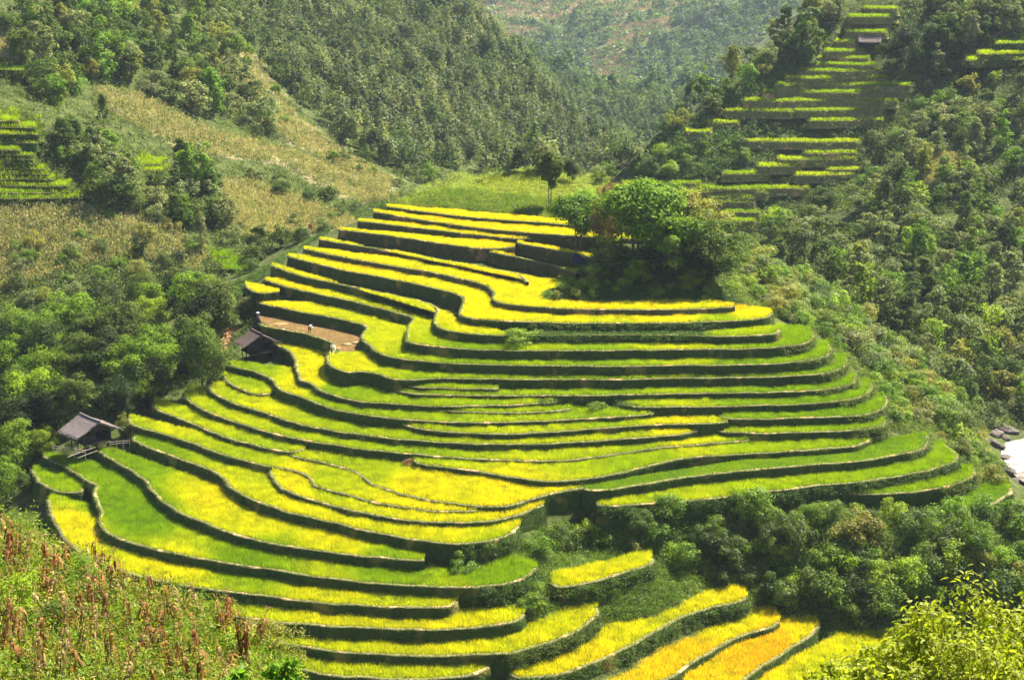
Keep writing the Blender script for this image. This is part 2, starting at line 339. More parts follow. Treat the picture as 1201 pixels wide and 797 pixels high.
RIPE = [(560,250,.95),(430,320,.95),(320,340,1),(600,310,1),(560,380,.9),(560,360,.8),(700,365,.98),(420,370,.72),(360,420,.85),(370,440,.9),(300,425,.4),(400,460,.32),(420,420,.8),(480,460,.35),(440,400,.6),(470,420,.5),(560,410,.22),(700,376,.65),(850,376,.45),(860,362,1.05),(780,365,1.0),
 (700,430,.25),(900,430,.2),(960,400,.1),(900,480,.2),(1000,470,.15),(700,490,.3),(550,480,.4),(560,510,.55),(700,515,.65),(800,510,.8),(500,530,.45),(760,535,.45),(900,525,.45),(960,560,.4),(1080,545,.25),(1100,565,.25),
 (200,470,.6),(230,465,.7),(260,480,.6),(200,500,.7),(180,520,.3),(300,530,.45),(430,540,.5),(500,565,.9),(600,575,.9),(380,565,.5),(350,565,.98),(300,575,.72),(250,580,.9),(230,570,.8),(180,540,.3),(400,620,.8),(500,620,.8),(150,560,.2),(170,600,.15),(130,590,.15),(300,650,.2),(450,665,.25),(580,675,.25),(300,615,.75),(400,640,.75),
 (90,620,.85),(200,665,.8),(60,565,.35),(400,700,.75),(400,725,.78),(450,750,.75),(600,750,.8),(560,705,.72),(700,680,.85),(750,730,.75),(800,770,1.1),(900,760,1.15),(960,740,.85),(960,790,.75),(850,720,.8),
 (1020,60,.32),(950,110,.38),(900,175,.5),(820,155,.62),(950,200,.5),(860,225,.3),(860,255,.22),(10,150,.42),(30,200,.36),(180,195,.45),(270,305,.15),(10,75,.05),(1180,60,.35)]
RIPE = np.array(RIPE, float)
def ripeness(px, py):
    out = np.empty(len(px))
    for s in range(0, len(px), 20000):
        d = (px[s:s+20000, None] - RIPE[:, 0]) ** 2 + ((py[s:s+20000, None] - RIPE[:, 1]) * 1.6) ** 2 + 60
        w = 1 / d ** 2
        out[s:s+20000] = (w * RIPE[:, 2]).sum(1) / w.sum(1)
    return out

class Terrace: pass
terr = []
for key, z, back, crop, label, px in TERR:
    t = Terrace(); t.key = key; t.z = z * ZS; t.crop = crop; t.label = label
    e = at_z(*np.array(chaikin(px, 2)).T, t.z)
    e = resample(e, 0.6)
    e[:, 0] += 0.16 * fbm(e[:, 0], e[:, 1], 3.1, 3); e[:, 1] += 0.20 * fbm(e[:, 0], e[:, 1], 2.6, 9)
    t.edge = e; t.back = back
    t.poly = np.vstack([e[:, :2], [e[-1, :2] + (0, back)], [e[0, :2] + (0, back)]])
    terr.append(t)

# ------------------------------------------------------------------ terrain height field
cps = []
def cz(px, py, z): cps.append(at_z(px, py, z * ZS / 0.88))
def cd(px, py, d): cps.append(at_d(px, py, d))
for t in terr:
    lo = 1.5 if (t.crop == 'short' or t.key[0] == 'G') else 2.0
    for p in resample(t.edge, 4.0):
        cps.append(p - np.array([0, 0, lo]))
NCON = len(cps)
# mound with trees
for a in [(640,350,8.6),(700,351,8.7),(760,351,8.7),(830,350,8.6),(660,336,9.6),(720,330,10.4),(790,330,10.2),(845,335,9.0),(684,312,10.2),(730,303,12.6),(790,303,12.4),(840,312,10.5),(720,285,13.2),(780,284,13.0),(650,320,8.6),(700,296,11.0),(830,290,11.8),(868,320,8.0)]: cz(*a)
# grassy knoll behind the top terrace
for a in [(470,238,13.5),(520,240,13.7),(580,244,13.7),(640,248,13.5),(700,250,12.7),(500,225,14.3),(560,216,15.4),(620,216,15.7),(680,222,15.3),(560,206,16.0),(610,200,16.4),(660,202,16.1),(460,236,13.3),(720,226,13.5)]: cz(*a)
for x, y, z in [(-10,340,10),(10,345,10),(25,335,7),(-25,335,5),(-10,370,-14),(15,375,-16),(40,360,-14),(-40,350,-4),(50,330,-4),(45,300,4),(38,285,7)]: cps.append(np.array([x, y, z], float))
# ground at the two huts and the left flank
for a in [(108,520,-11.2),(70,512,-11.4),(140,505,-10.0),(305,412,-4.2),(280,418,-4.6),(255,425,-6.0),(265,385,-3.0),(280,365,-1.5),(290,350,0.5),(230,445,-8.5),(190,470,-10.0),(150,475,-10.5),(60,505,-13),(20,560,-17.5),(-40,560,-19),(-60,640,-24)]: cz(*a)
for a in [(150,430,-9.5),(100,400,-9),(200,370,-6),(0,450,-13),(-60,420,-12),(60,350,-4),(250,330,-3.5),(300,310,-1.0),(340,285,1.5),(370,268,3.5),(400,250,5.0)]: cz(*a)
# left slopes (cornfields and clumps of trees)
for a in [(0,330,306),(100,300,313),(0,280,318),(150,265,325),(0,240,331),(60,238,331),(250,285,330),(0,190,341),(0,140,351),(50,140,353),(90,225,338),(0,90,380),(0,50,402),(0,0,440),(-120,0,450),(-120,140,355),(-120,300,310),(120,200,352),(200,200,372),(150,120,405),(200,100,432),(100,50,420),(200,0,520),(100,0,470),(250,230,352),(300,200,405),(300,250,358),(380,250,372),(350,220,392),(450,232,372),(430,200,430),(400,150,500),(330,120,470),(300,60,520),(400,0,650),(300,0,590),(480,210,440),(560,195,520),(640,195,565),(700,195,600),(600,100,650),(520,0,720),(560,20,735),(620,80,700),(690,150,650),(745,190,620),(500,100,590),(560,150,570)]: cd(*a)
# behind the left ridge, valley, and the far hill
for a in [(560,0,820),(640,70,800),(700,140,760),(760,195,720)]:
    p = at_d(*a); p[2] -= 45; cps.append(p)
for a in [(650,150,1250),(720,170,1180),(800,160,1180),(640,80,1480),(650,0,1900),(750,100,1400),(750,50,1580),(800,0,1780),(900,50,1480),(900,0,1650),(850,100,1280),(560,30,1950),(700,20,1780),(1000,0,1500),(1100,0,1560)]: cd(*a)
for x, y, z in [(-480,700,70),(-600,1000,110),(-700,1600,190),(-200,2150,260),(0,2150,260),(250,2150,260),(700,2150,260),(700,1300,150),(480,700,110),(-300,800,90),(-150,1100,40),(-420,450,60),(-420,250,10),(-300,150,-10),(-200,150,-26),(300,800,90),(420,550,110),(480,300,60),(350,150,0),(-700,300,60),(700,300,90)]: cps.append(np.array([x, y, z], float))
# right hill with the narrow terraces (an even 37 degree face)
def rh(px, py):
    r = rays(px, py); y = (CAMZ + 9.0 + 0.72 * 400) / (0.72 - r[2] / r[1])
    return at_d(px, py, y)
for a in [(880,265),(860,240),(800,225),(740,215),(900,215),(850,195),(800,185),(830,150),(900,150),(1000,190),(1000,150),(950,120),(890,110),(1050,110),(1000,80),(960,55),(1060,60),(1010,25),(1050,10),(1030,0)]: cps.append(rh(*a))
for a in [(740,195,448),(790,140,468),(850,90,490),(910,40,512),(950,0,530)]: cd(*a)
for a in [(740,195,520),(790,140,545),(850,90,570),(910,40,590),(950,0,620)]:
    p = at_d(*a); p[2] -= 40; cps.append(p)
# forest on the right
for a in [(1200,500,286),(1170,490,288),(1120,470,280),(1200,400,322),(1200,300,360),(1200,150,422),(1200,0,482),(1120,0,480),(1120,80,450),(1150,60,455),(1190,60,450),(1100,150,420),(1100,250,372),(1000,250,385),(1000,300,348),(900,290,352),(1000,350,312),(1050,300,345),(1100,350,326),(1100,420,290),(1050,400,294),(950,330,318),(905,325,300),(1040,440,262),(1100,470,255),(1000,390,272),(960,370,268),(1300,500,290),(1300,300,365),(1300,0,490),(1130,500,245),(890,350,268)]: cd(*a)
# river, right foot and the gully at the front
for a in [(1160,508,-26.0),(1200,510,-26.5),(1180,540,-27.0),(1200,560,-27.4),(1165,562,-26),(1260,540,-27.5),(1260,600,-27),(1205,590,-22),(650,640,-14.5)]: cz(*a)
GZ = -10.9 * ZS - 2.3; GR = rays(860, 604); GD = (CAMZ - GZ) / (-GR[2] / GR[1])
def gl(px, py):
    r = rays(px, py); return at_d(px, py, (CAMZ - GZ + 0.9 * GD) / (0.9 - r[2] / r[1]))
for a in [(980,612),(900,618),(800,620),(720,622),(700,650),(760,650),(820,680),(900,690),(980,690),(1050,680),(1100,670),(1050,625),(900,720),(960,735),(1050,730),(1120,740),(1200,760),(1200,680),(1150,640),(1200,640),(1280,680)]: cps.append(gl(*a))
for x, y, z in [(0,165,-30),(40,160,-33),(90,160,-34),(-40,165,-28),(-90,170,-26),(140,180,-30),(180,220,-20),(150,250,-24),(0,145,-34),(60,140,-36),(-80,145,-30)]: cps.append(np.array([x, y, z], float))

cps = np.array(cps)
# contour points win over hand-set ones close to them; of two close contour points the lower one stays
con = cps[:NCON]; keep = np.ones(len(con), bool)
for i in np.argsort(con[:, 2]):
    if not keep[i]: continue
    near_ = np.linalg.norm(con[:, :2] - con[i, :2], axis=1) < 1.3; near_[i] = False; keep[near_] = False
con = con[keep]; oth = cps[NCON:]
dd = np.linalg.norm(oth[:, None, :2] - con[None, :, :2], axis=2).min(1); oth = oth[dd > 2.2]
k2 = np.ones(len(oth), bool)
for i in range(len(oth)):
    if k2[i]:
        near_ = np.linalg.norm(oth[:, :2] - oth[i, :2], axis=1) < 2.0; near_[:i + 1] = False; k2[near_] = False
cps = np.vstack([con, oth[k2]])

def rbf_fit(P, smooth=0.02):
    n = len(P); X = P[:, :2] / 100
    A = np.linalg.norm(X[:, None] - X[None], axis=2); A[np.diag_indices(n)] -= smooth
    B = np.zeros((n + 3, n + 3)); B[:n, :n] = A; B[:n, n] = 1; B[:n, n+1:] = X; B[n, :n] = 1; B[n+1:, :n] = X.T
    w = np.linalg.solve(B, np.r_[P[:, 2], 0, 0, 0])
    return X, w
def rbf_eval(fit, x, y):
    X, w = fit; q = np.stack([x, y], 1) / 100; out = np.empty(len(x)); n = len(X)
    for s in range(0, len(x), 4000):
        d = np.linalg.norm(q[s:s+4000, None] - X[None], axis=2)
        out[s:s+4000] = d @ w[:n] + w[n] + q[s:s+4000] @ w[n+1:]
    return out
FIT = rbf_fit(cps, 0.006)

class Grid:
    def __init__(g, x0, x1, y0, y1, st):
        g.xs = np.arange(x0, x1 + st / 2, st); g.ys = np.arange(y0, y1 + st / 2, st); g.st = st
        g.X, g.Y = np.meshgrid(g.xs, g.ys); g.shape = g.X.shape
    def sample(g, x, y):
        fx = np.clip((x - g.xs[0]) / g.st, 0, len(g.xs) - 1.001); fy = np.clip((y - g.ys[0]) / g.st, 0, len(g.ys) - 1.001)
        i = fx.astype(int); j = fy.astype(int); u = fx - i; v = fy - j; Z = g.Z
        return (Z[j, i] * (1-u) + Z[j, i+1] * u) * (1-v) + (Z[j+1, i] * (1-u) + Z[j+1, i+1] * u) * v
    def has(g, x, y): return (x > g.xs[0]) & (x < g.xs[-1]) & (y > g.ys[0]) & (y < g.ys[-1])

ga = Grid(-130, 170, 150, 498, 1.5)
gb = Grid(-700, 700, 138, 2150, 6.0)
RHP = [(955,-8),(1080,-8),(1095,60),(1098,112),(1060,140),(1028,154),(1028,212),(965,232),(896,280),(842,276),(790,234),(700,222),(770,146),(842,108)]
for g in (ga, gb):
    z = rbf_eval(FIT, g.X.ravel(), g.Y.ravel())
    x, y = g.X.ravel(), g.Y.ravel()
    far = np.clip((y - 300) / 100, 0, 1)
    z = z + far * (1.6 * fbm(x, y, 34, 5) + 0.5 * fbm(x, y, 9, 8)) + (1 - far) * 0.18 * fbm(x, y, 5, 21)
    z = z + np.clip((y - 800) / 200, 0, 1) * 16 * fbm(x, y, 190, 31) + np.clip((y - 455) / 70, 0, 1) * (x < 60) * 11 * (np.abs(fbm(x, y, 78, 33, 2)) - 0.35)
    zp = -9.0 + 0.72 * (y - 400); q = project(np.stack([x, y, zp], 1)); k = inside(RHP, q[0], q[1]) & (y > 380) & (y < 560)
    w = k.reshape(g.shape).astype(float)
    for _ in range(int(8 / g.st) + 1):
        w = np.maximum(k.reshape(g.shape), (w + np.roll(w, 1, 0) + np.roll(w, -1, 0) + np.roll(w, 1, 1) + np.roll(w, -1, 1)) / 5)
    w = np.clip(w, 0, 1).ravel(); z = z * (1 - w) + (zp - 1.7) * w
    g.Z = z.reshape(g.shape)
def ground(x, y):
    x = np.asarray(x, float); y = np.asarray(y, float)
    return np.where(ga.has(x, y), ga.sample(x, y), gb.sample(x, y))
def hit(px, py, d0=150.0, d1=2100.0, n=1000):
    """where the sight line of a photo pixel meets the ground (vectorised march)"""
    px = np.atleast_1d(np.asarray(px, float)); py = np.atleast_1d(np.asarray(py, float))
    r = rays(px, py); r = r / r[:, 1:2]
    ds = d0 * (d1 / d0) ** np.linspace(0, 1, n)
    res = np.full(len(px), np.nan)
    for s in range(0, len(px), 2000):
        q = r[s:s+2000]
        X = q[:, 0:1] * ds; Z = q[:, 2:3] * ds + CAMZ; G = ground(X.ravel(), np.broadcast_to(ds, X.shape).ravel()).reshape(X.shape)
        b = (Z < G); i = b.argmax(1); ok = b.any(1)
        ii = np.clip(i, 1, None); k = np.arange(len(q))
        a0 = (Z - G)[k, ii - 1]; a1 = (Z - G)[k, ii]
        f = a0 / (a0 - a1 + 1e-9)
        d = ds[ii - 1] + f * (ds[ii] - ds[ii - 1])
        res[s:s+2000] = np.where(ok, d, np.nan)
    p = r * res[:, None]; p[:, 2] += CAMZ
    return p

# ------------------------------------------------------------------ far terraces on the right and left hills
FAR = []
def far_strip(row, x0, x1, label, grp, crop='rice', back=2.0, slope=0.0, thick=0.0):
    FAR.append((row, x0, x1, label, grp, crop, back, slope))
RH = 'narrow terraces on the right hillside'
ordn = ['first', 'second', 'third', 'fourth', 'fifth', 'sixth', 'seventh', 'eighth', 'ninth', 'tenth', 'eleventh', 'twelfth', 'thirteenth', 'fourteenth']
for i, (r, a, b) in enumerate([(11,1012,1053),(20,995,1053),(29,992,1045),(38,990,1040)]):
    far_strip(r, a, b, ['topmost short strip on the right hillside, at the edge of the trees', 'second strip from the top of the right hillside', 'third strip from the top of the right hillside', 'strip just above the small hut on the right hillside'][i], RH)
far_strip(50, 978, 1006, 'tiny strip left of the small hut on the right hillside', RH)
for i, (r, a, b) in enumerate([(60.5,968,1016),(69,958,1020),(76.5,948,1027),(84,936,1032),(92.5,922,1040),(100.5,910,1072),(109,895,1066),(119,872,1052)]):
    far_strip(r, a, b, ordn[i] + ' long strip below the small hut on the right hillside', RH)
far_strip(131, 850, 930, 'left strip directly above the dark hedge of scrub on the right hillside', RH)
far_strip(130, 931, 1038, 'right strip with a bare brown bank above the dark scrub band on the right hillside', RH)
far_strip(142, 948, 1037, 'thin strip under the brown bank at the right end of the scrub band', RH)
far_strip(145, 829, 867, 'short yellow strip left of the dark scrub on the right hillside, upper of two', RH)
far_strip(155, 804, 834, 'leftmost short yellow strip on the right hillside, lower of two', RH)
far_strip(167, 871, 1008, 'long yellow strip under the dark scrub band of the right hillside', RH)
far_strip(180, 943, 1004, 'short yellow strip on the right, second under the scrub band', RH)
far_strip(187.5, 913, 1004, 'middling yellow strip, third under the scrub band', RH)
far_strip(195.5, 890, 936, 'short yellow strip in the middle, left of a bare slide of soil', RH)
far_strip(200, 970, 1008, 'short green strip at the right, by the path through the trees', RH)
far_strip(206, 932, 1002, 'green strip right of the bare slide of soil', RH)
far_strip(204.5, 848, 902, 'yellow strip left of the bare slide of soil', RH)
far_strip(216, 730, 822, 'long thin strip at the left foot of the right hill, behind the mound trees', RH)
far_strip(222, 808, 950, 'broad green terrace at the foot of the right hill', RH)
far_strip(226, 790, 900, 'first green strip below the broad foot terrace of the right hill', RH)
far_strip(232.5, 830, 886, 'second green strip below the broad foot terrace of the right hill', RH)
far_strip(238, 836, 885, 'third green strip below the broad foot terrace of the right hill', RH)
far_strip(250, 848, 890, 'green strip third from the valley bottom, behind the mound', RH)
far_strip(260, 852, 886, 'green strip second from the valley bottom, behind the mound', RH)
far_strip(268, 856, 884, 'lowest green strip at the valley bottom, behind the mound', RH)
UR = 'terraces at the upper right edge'
far_strip(52, 1168, 1215, 'upper strip at the right edge beside the slanting path', UR)
far_strip(64, 1148, 1215, 'middle strip at the right edge beside the slanting path', UR)
far_strip(71, 1135, 1215, 'lower strip at the right edge beside the slanting path', UR)
LH = 'terraces on the far left hillside'
for i, (r, b) in enumerate([(143,22),(150,42),(157.5,46),(168,43),(176,24),(182,40),(187.5,40),(193,42),(199,52),(205,56),(211,62),(218.5,80),(226.5,82),(233,92)]):
    far_strip(r, -12, b, (ordn[i] + ' terrace from the top on the far left hillside') if i < 13 else 'bottom terrace on the far left hillside, above the dark bushes', LH)
far_strip(82, -12, 28, 'bright green sloping grass field at the upper left edge', 'small green fields on the left slope', 'short', 9.0)
far_strip(193, 164, 190, 'upper of two tiny yellow strips among the trees of the left slope', 'small green fields on the left slope')
far_strip(201, 168, 191, 'lower of two tiny yellow strips among the trees of the left slope', 'small green fields on the left slope')
far_strip(302, 247, 268, 'tiny green paddy behind the grove, upper of three', 'small green fields on the left slope')
far_strip(309, 250, 277, 'tiny green paddy behind the grove, middle of three', 'small green fields on the left slope')
far_strip(316, 262, 294, 'tiny green paddy behind the grove, lowest of three', 'small green fields on the left slope')

for row, x0, x1, label, grp, crop, back, slope in FAR:
    t = Terrace(); t.key = 'far'; t.crop = crop; t.label = label; t.back = back; t.group = grp
    xm = np.linspace(max(x0, 3), min(x1, 1198), 7)
    h = hit(xm, np.full(7, float(row)), 250, 700)
    t.z = float(np.nanmedian(h[:, 2])) + 0.5
    if grp == RH: t.z = float(rh((x0 + x1) / 2, row)[2]) + 0.1
    xs = np.linspace(x0, x1, 9); n = 0.5 * np.sin(xs * 0.05 + row)
    px = [(x0 - 5.0, row - 4.5), (x0 - 2.5, row - 2.5)] + list(zip(xs, row + n)) + [(x1 + 2.5, row - 2.5), (x1 + 4.5, row - 5.0)]
    e = resample(at_z(*np.array(chaikin(px, 1)).T, t.z), 1.0)
    t.edge = e
    t.poly = np.vstack([e[:, :2], [e[-1, :2] + (0, back)], [e[0, :2] + (0, back)]])
    terr.append(t)
# ------------------------------------------------------------------ build terraces
def blades(pos, h, w, lean, rr, gtop=1.0):
    """one bent triangle pair per blade: returns verts, faces, col template"""
    n = len(pos)
    a = rng.uniform(0, 2 * np.pi, n); s = np.stack([np.cos(a), np.sin(a), np.zeros(n)], 1) * (w / 2)[:, None]
    v = np.empty((n, 3, 3)); v[:, 0] = pos - s; v[:, 1] = pos + s; v[:, 2] = pos + lean + np.stack([np.zeros(n), np.zeros(n), h], 1)
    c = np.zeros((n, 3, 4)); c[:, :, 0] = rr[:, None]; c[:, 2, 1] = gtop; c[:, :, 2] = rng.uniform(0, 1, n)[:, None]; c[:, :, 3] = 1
    f = np.arange(n * 3).reshape(-1, 3)
    return v.reshape(-1, 3), f, c.reshape(-1, 4)

near = [t for t in terr if t.key != 'far']
CELL = 0.25
rx0, rx1, ry0, ry1 = -80.0, 85.0, 155.0, 335.0
gx = np.arange(rx0, rx1, CELL) + CELL / 2; gy = np.arange(ry0, ry1, CELL) + CELL / 2
GX, GY = np.meshgrid(gx, gy); owner = np.full(GX.shape, -1)
for k in sorted(range(len(near)), key=lambda i: near[i].z):
    t = near[k]; lo = t.poly.min(0); hi = t.poly.max(0)
    i0, i1 = np.searchsorted(gx, [lo[0], hi[0]]); j0, j1 = np.searchsorted(gy, [lo[1], hi[1]])
    sub = inside(t.poly, GX[j0:j1, i0:i1], GY[j0:j1, i0:i1])
    owner[j0:j1, i0:i1][sub] = k

def edge_dist(edge, x, y):
    out = np.full(len(x), 1e9); a = edge[:-1, :2]; b = edge[1:, :2]; d = b - a; L = (d ** 2).sum(1) + 1e-9
    for s in range(0, len(x), 20000):
        q = np.stack([x[s:s+20000], y[s:s+20000]], 1)
        tt = np.clip(((q[:, None] - a) * d).sum(2) / L, 0, 1)
        out[s:s+20000] = np.sqrt((((q[:, None] - a) - tt[..., None] * d) ** 2).sum(2)).min(1)
    return out

TOFF = {}
def rice_col(px, py, jit):
    return np.clip(ripeness(px, py) + jit, 0, 1.15) * 0.87

for k, t in enumerate(terr):
    isfar = t.key == 'far'
    grp = getattr(t, 'group', 'rice terraces on the central hill' if t.key[0] == 'T' else 'rice terraces in the gully')
    e = t.edge; n = len(e)
    mid = e[n // 2]
    root = empty('rice_terrace', tuple(np.round(mid, 3)))
    tag(root, t.label, 'rice terrace', grp)
    org = np.array(root.location)
    tg = np.gradient(e[:, :2], axis=0); kk = np.ones(3) / 3
    tg = np.stack([np.convolve(np.pad(tg[:, i], 1, 'edge'), kk, 'valid') for i in (0, 1)], 1)
    tg /= np.linalg.norm(tg, axis=1)[:, None] + 1e-9
    nrm = np.stack([tg[:, 1], -tg[:, 0]], 1)                # outward
    sc = 1.0
    prof = [(-0.55, -0.05), (-0.40, 0.10), (-0.06, 0.11), (0.05, 0.0), (0.12, -0.45), (0.22, -1.0), (0.33, -1.6), (0.48, -2.3), (0.75, -3.4)]
    if isfar: prof = [(a, b * 0.55 if b < -0.3 else b) for a, b in prof]
    rows = []
    for j, (o, dz) in enumerate(prof):
        oo = o + (0.10 * fbm(e[:, 0] * 1.0 + 31 * j, e[:, 1] + 17 * j, 1.3, 4 + k) if j > 3 else 0.03 * vnoise(e[:, 0] + 9 * j, e[:, 1], 0.9, k))
        zz = dz + (0.05 * vnoise(e[:, 0], e[:, 1] + 7 * j, 0.8, 40 + k))
        rows.append(np.concatenate([e[:, :2] + nrm * (np.zeros(n) + oo)[:, None], (t.z + zz)[:, None] if np.ndim(zz) else np.full((n, 1), t.z + zz)], 1))
    m = len(rows); V = np.stack(rows, 1).reshape(-1, 3)
    i = np.arange(n - 1)[:, None] * m; j = np.arange(m - 1)[None]
    Q = np.stack([i + j, i + j + 1, i + m + j + 1, i + m + j], -1).reshape(-1, 4)[:, ::-1]
    top = np.vstack([rows[0], [[*(e[-1, :2] + (0, t.back)), t.z - 0.05]], [[*(e[0, :2] + (0, t.back)), t.z - 0.05]]])
    tri = tessellate_polygon([[Vector((p[0], p[1], 0)) for p in top]])
    tri = np.array([x for x in tri], int)
    # end skirts, so that a slab's ends are solid
    sk = np.vstack([top[-3:][[1, 2]], top[-3:][[1, 2]] - np.array([0, 0, 3.3 if not isfar else 1.8])])
    V2 = np.vstack([V, top, [top[-2] - np.array([0, 0, 3.3 if not isfar else 1.8])], [top[-1] - np.array([0, 0, 3.3 if not isfar else 1.8])]])
    b0 = len(V); nt_ = len(top); L1, L2 = b0 + nt_ - 2, b0 + nt_ - 1; D1, D2 = b0 + nt_, b0 + nt_ + 1
    sq = np.array([[b0 + n - 1, L1, D1, (n - 1) * m + m - 1], [L2, b0, m - 1, D2]])
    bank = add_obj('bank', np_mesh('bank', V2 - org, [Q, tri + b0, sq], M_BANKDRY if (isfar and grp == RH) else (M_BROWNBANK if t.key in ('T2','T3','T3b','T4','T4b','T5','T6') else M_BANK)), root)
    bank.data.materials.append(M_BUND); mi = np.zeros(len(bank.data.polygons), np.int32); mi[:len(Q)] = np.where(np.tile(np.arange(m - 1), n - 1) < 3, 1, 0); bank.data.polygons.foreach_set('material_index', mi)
    # ---- grass on the bank and its lip
    L = np.linalg.norm(np.diff(e[:, :2], axis=0), axis=1).sum()
    nb = int(L * (34 if not isfar else 26))
    u = rng.uniform(0, n - 1.001, nb); iu = u.astype(int); fu = u - iu
    vv = rng.uniform(0, 1, nb) ** 0.9; r_ = np.where(rng.uniform(0, 1, nb) < 0.2, rng.uniform(1, 3.4, nb), 1.5 + vv * 6)
    jr = np.clip(r_.astype(int), 0, m - 2); fr = r_ - jr
    RR = np.stack(rows, 0)
    p = (RR[jr, iu] * (1 - fr)[:, None] + RR[jr + 1, iu] * fr[:, None]) * (1 - fu)[:, None] + (RR[jr, iu + 1] * (1 - fr)[:, None] + RR[jr + 1, iu + 1] * fr[:, None]) * fu[:, None]
    nn = nrm[iu]; lip = np.exp(-np.abs(r_ - 2.8) / 0.7)
    h = rng.uniform(0.10, 0.30, nb) * (1 + 0.9 * np.clip(fbm(p[:, 0], p[:, 1], 5, 71), 0, 1)) * (1.5 if isfar else 1.0); w = rng.uniform(0.05, 0.12, nb) * (2.2 if isfar else 1)
    lean = np.concatenate([nn * rng.uniform(0.05, 0.25, nb)[:, None] + rng.normal(0, 0.06, (nb, 2)), np.zeros((nb, 1))], 1)
    dry = np.clip(lip * rng.uniform(0.2, 1.0, nb) + 0.25 * (fbm(p[:, 0], p[:, 1], 4, 77) > 0.5), 0, 1)
    v, f, c = blades(p, h, w, lean, dry, 0.9)
    o = add_obj('bank_grass', np_mesh('bank_grass', v - org, f, M_GRASS, c), root); o['kind'] = 'stuff'
    # ---- the crop
    if not isfar:
        jj, ii = np.nonzero(owner == near.index(t)); x = GX[jj, ii]; y = GY[jj, ii]
    else:
        lo = t.poly.min(0); hi = t.poly.max(0)
        ax = np.arange(lo[0], hi[0], 0.4); ay = np.arange(lo[1], hi[1], 0.4); X, Y = np.meshgrid(ax, ay); s = inside(t.poly, X, Y); x = X[s]; y = Y[s]
    if len(x) == 0: continue
    dist = edge_dist(e, x, y); s = dist > 0.42; x, y, dist = x[s], y[s], dist[s]
    P3 = np.stack([x, y, np.full(len(x), t.z)], 1)
    px, py = project(P3)
    g = ground(x, y); ok = g < t.z + (0.45 if not isfar else 1.6)
    if isfar and grp == RH: ok[:] = True
    elif isfar: P3[:, 2] = np.maximum(P3[:, 2], g - 0.1)
    if t.key == 'T11':
        for b in BARE: ok &= ~inside(b, px, py)
    P3, px, py, dist = P3[ok], px[ok], py[ok], dist[ok]
    if len(P3) == 0: continue
    if t.crop == 'weeds': nper, hh, ww = 4, 0.3, 0.16
    elif t.crop == 'short': nper, hh, ww = 9, 0.24, 0.07
    else: nper, hh, ww = 7, 0.55, 0.085
    if isfar: nper = max(3, nper - 2); ww *= 2.2; hh *= 1.7
    cell = CELL if not isfar else 0.4
    P = np.repeat(P3, nper, 0); PX = np.repeat(px, nper); PY = np.repeat(py, nper); n_ = len(P)
    P[:, :2] += rng.uniform(-cell / 2, cell / 2, (n_, 2))
    patch = fbm(P[:, 0], P[:, 1], 3.5, 55); fine = fbm(P[:, 0], P[:, 1], 0.9, 56, 2)
    h = hh * (1 + 0.18 * patch + 0.20 * fine) * rng.uniform(0.75, 1.15, n_)
    P[:, 2] -= 0.06
    w = ww * rng.uniform(0.7, 1.3, n_)
    a = rng.uniform(0, 2 * np.pi, n_); ln = hh * rng.uniform(0.1, 0.9, n_)
    lean = np.stack([np.cos(a) * ln, np.sin(a) * ln, np.zeros(n_)], 1)
    if t.crop == 'rice':
        rr = rice_col(PX, PY, rng.uniform(-0.07, 0.05) + 0.07 * fbm(P[:, 0], P[:, 1], 9, 61) + 0.04 * patch + 0.04 * fine + rng.normal(0, 0.05, n_))
    elif t.crop == 'weeds': rr = rng.uniform(0.0, 0.25, n_)
    else: rr = np.clip(0.04 + 0.12 * patch + 0.08 * fine + rng.uniform(-0.05, 0.12, n_), 0, 1)
    lodged = (fbm(P[:, 0], P[:, 1], 4.2, 83) > 0.75) & (not isfar); h = np.where(lodged, h * 0.75, h)
    v, f, c = blades(P, h, w, lean, rr)
    if t.crop == 'rice': c[:, 2] = np.clip(np.repeat(0.5 + 0.22 * fine + 0.12 * fbm(P[:, 0], P[:, 1], 0.45, 97, 1) - 0.12 * lodged, 3) + 0.55 * (c[:, 2] - 0.5), 0, 1)
    if t.crop == 'rice': c[:, 3] = 1
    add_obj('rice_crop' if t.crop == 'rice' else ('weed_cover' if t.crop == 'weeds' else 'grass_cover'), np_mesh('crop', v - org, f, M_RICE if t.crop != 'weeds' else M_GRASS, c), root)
    if t.key == 'T11':     # bare harvested paddy
        s = np.array(BARE[0], float)
        poly = at_z(*np.array([(306,377),(316,382),(350,388),(382,397),(393,401),(396,412),(412,416),(430,414),(429,396),(424,384),(400,374),(360,367),(318,360),(300,362)], float).T, t.z + 0.0)
        poly = resample(np.vstack([chaikin(poly), poly[:1]]), 0.8)[:-1]
        tri = np.array([q for q in tessellate_polygon([[Vector((a[0], a[1], 0)) for a in poly]])], int)
        lo_, hi_ = poly.min(0), poly.max(0); sx_ = rng.uniform(lo_[0], hi_[0], 9000); sy_ = rng.uniform(lo_[1], hi_[1], 9000); k_ = inside(poly[:, :2], sx_, sy_) & (fbm(sx_, sy_, 2.5, 91) > -0.2); q_ = np.stack([sx_[k_], sy_[k_], np.full(k_.sum(), t.z)], 1); n_ = len(q_)
        v, f, c = blades(q_, rng.uniform(0.06, 0.18, n_), rng.uniform(0.03, 0.1, n_), rng.normal(0, 0.06, (n_, 3)) * [1, 1, 0], rng.uniform(0.6, 1, n_)); so_ = add_obj('stubble', np_mesh('stubble', v - org, f, M_GRASS, c), root); so_['kind'] = 'stuff'
        add_obj('bare_paddy', np_mesh('bare_paddy', poly - org, tri, M_MUD), root)
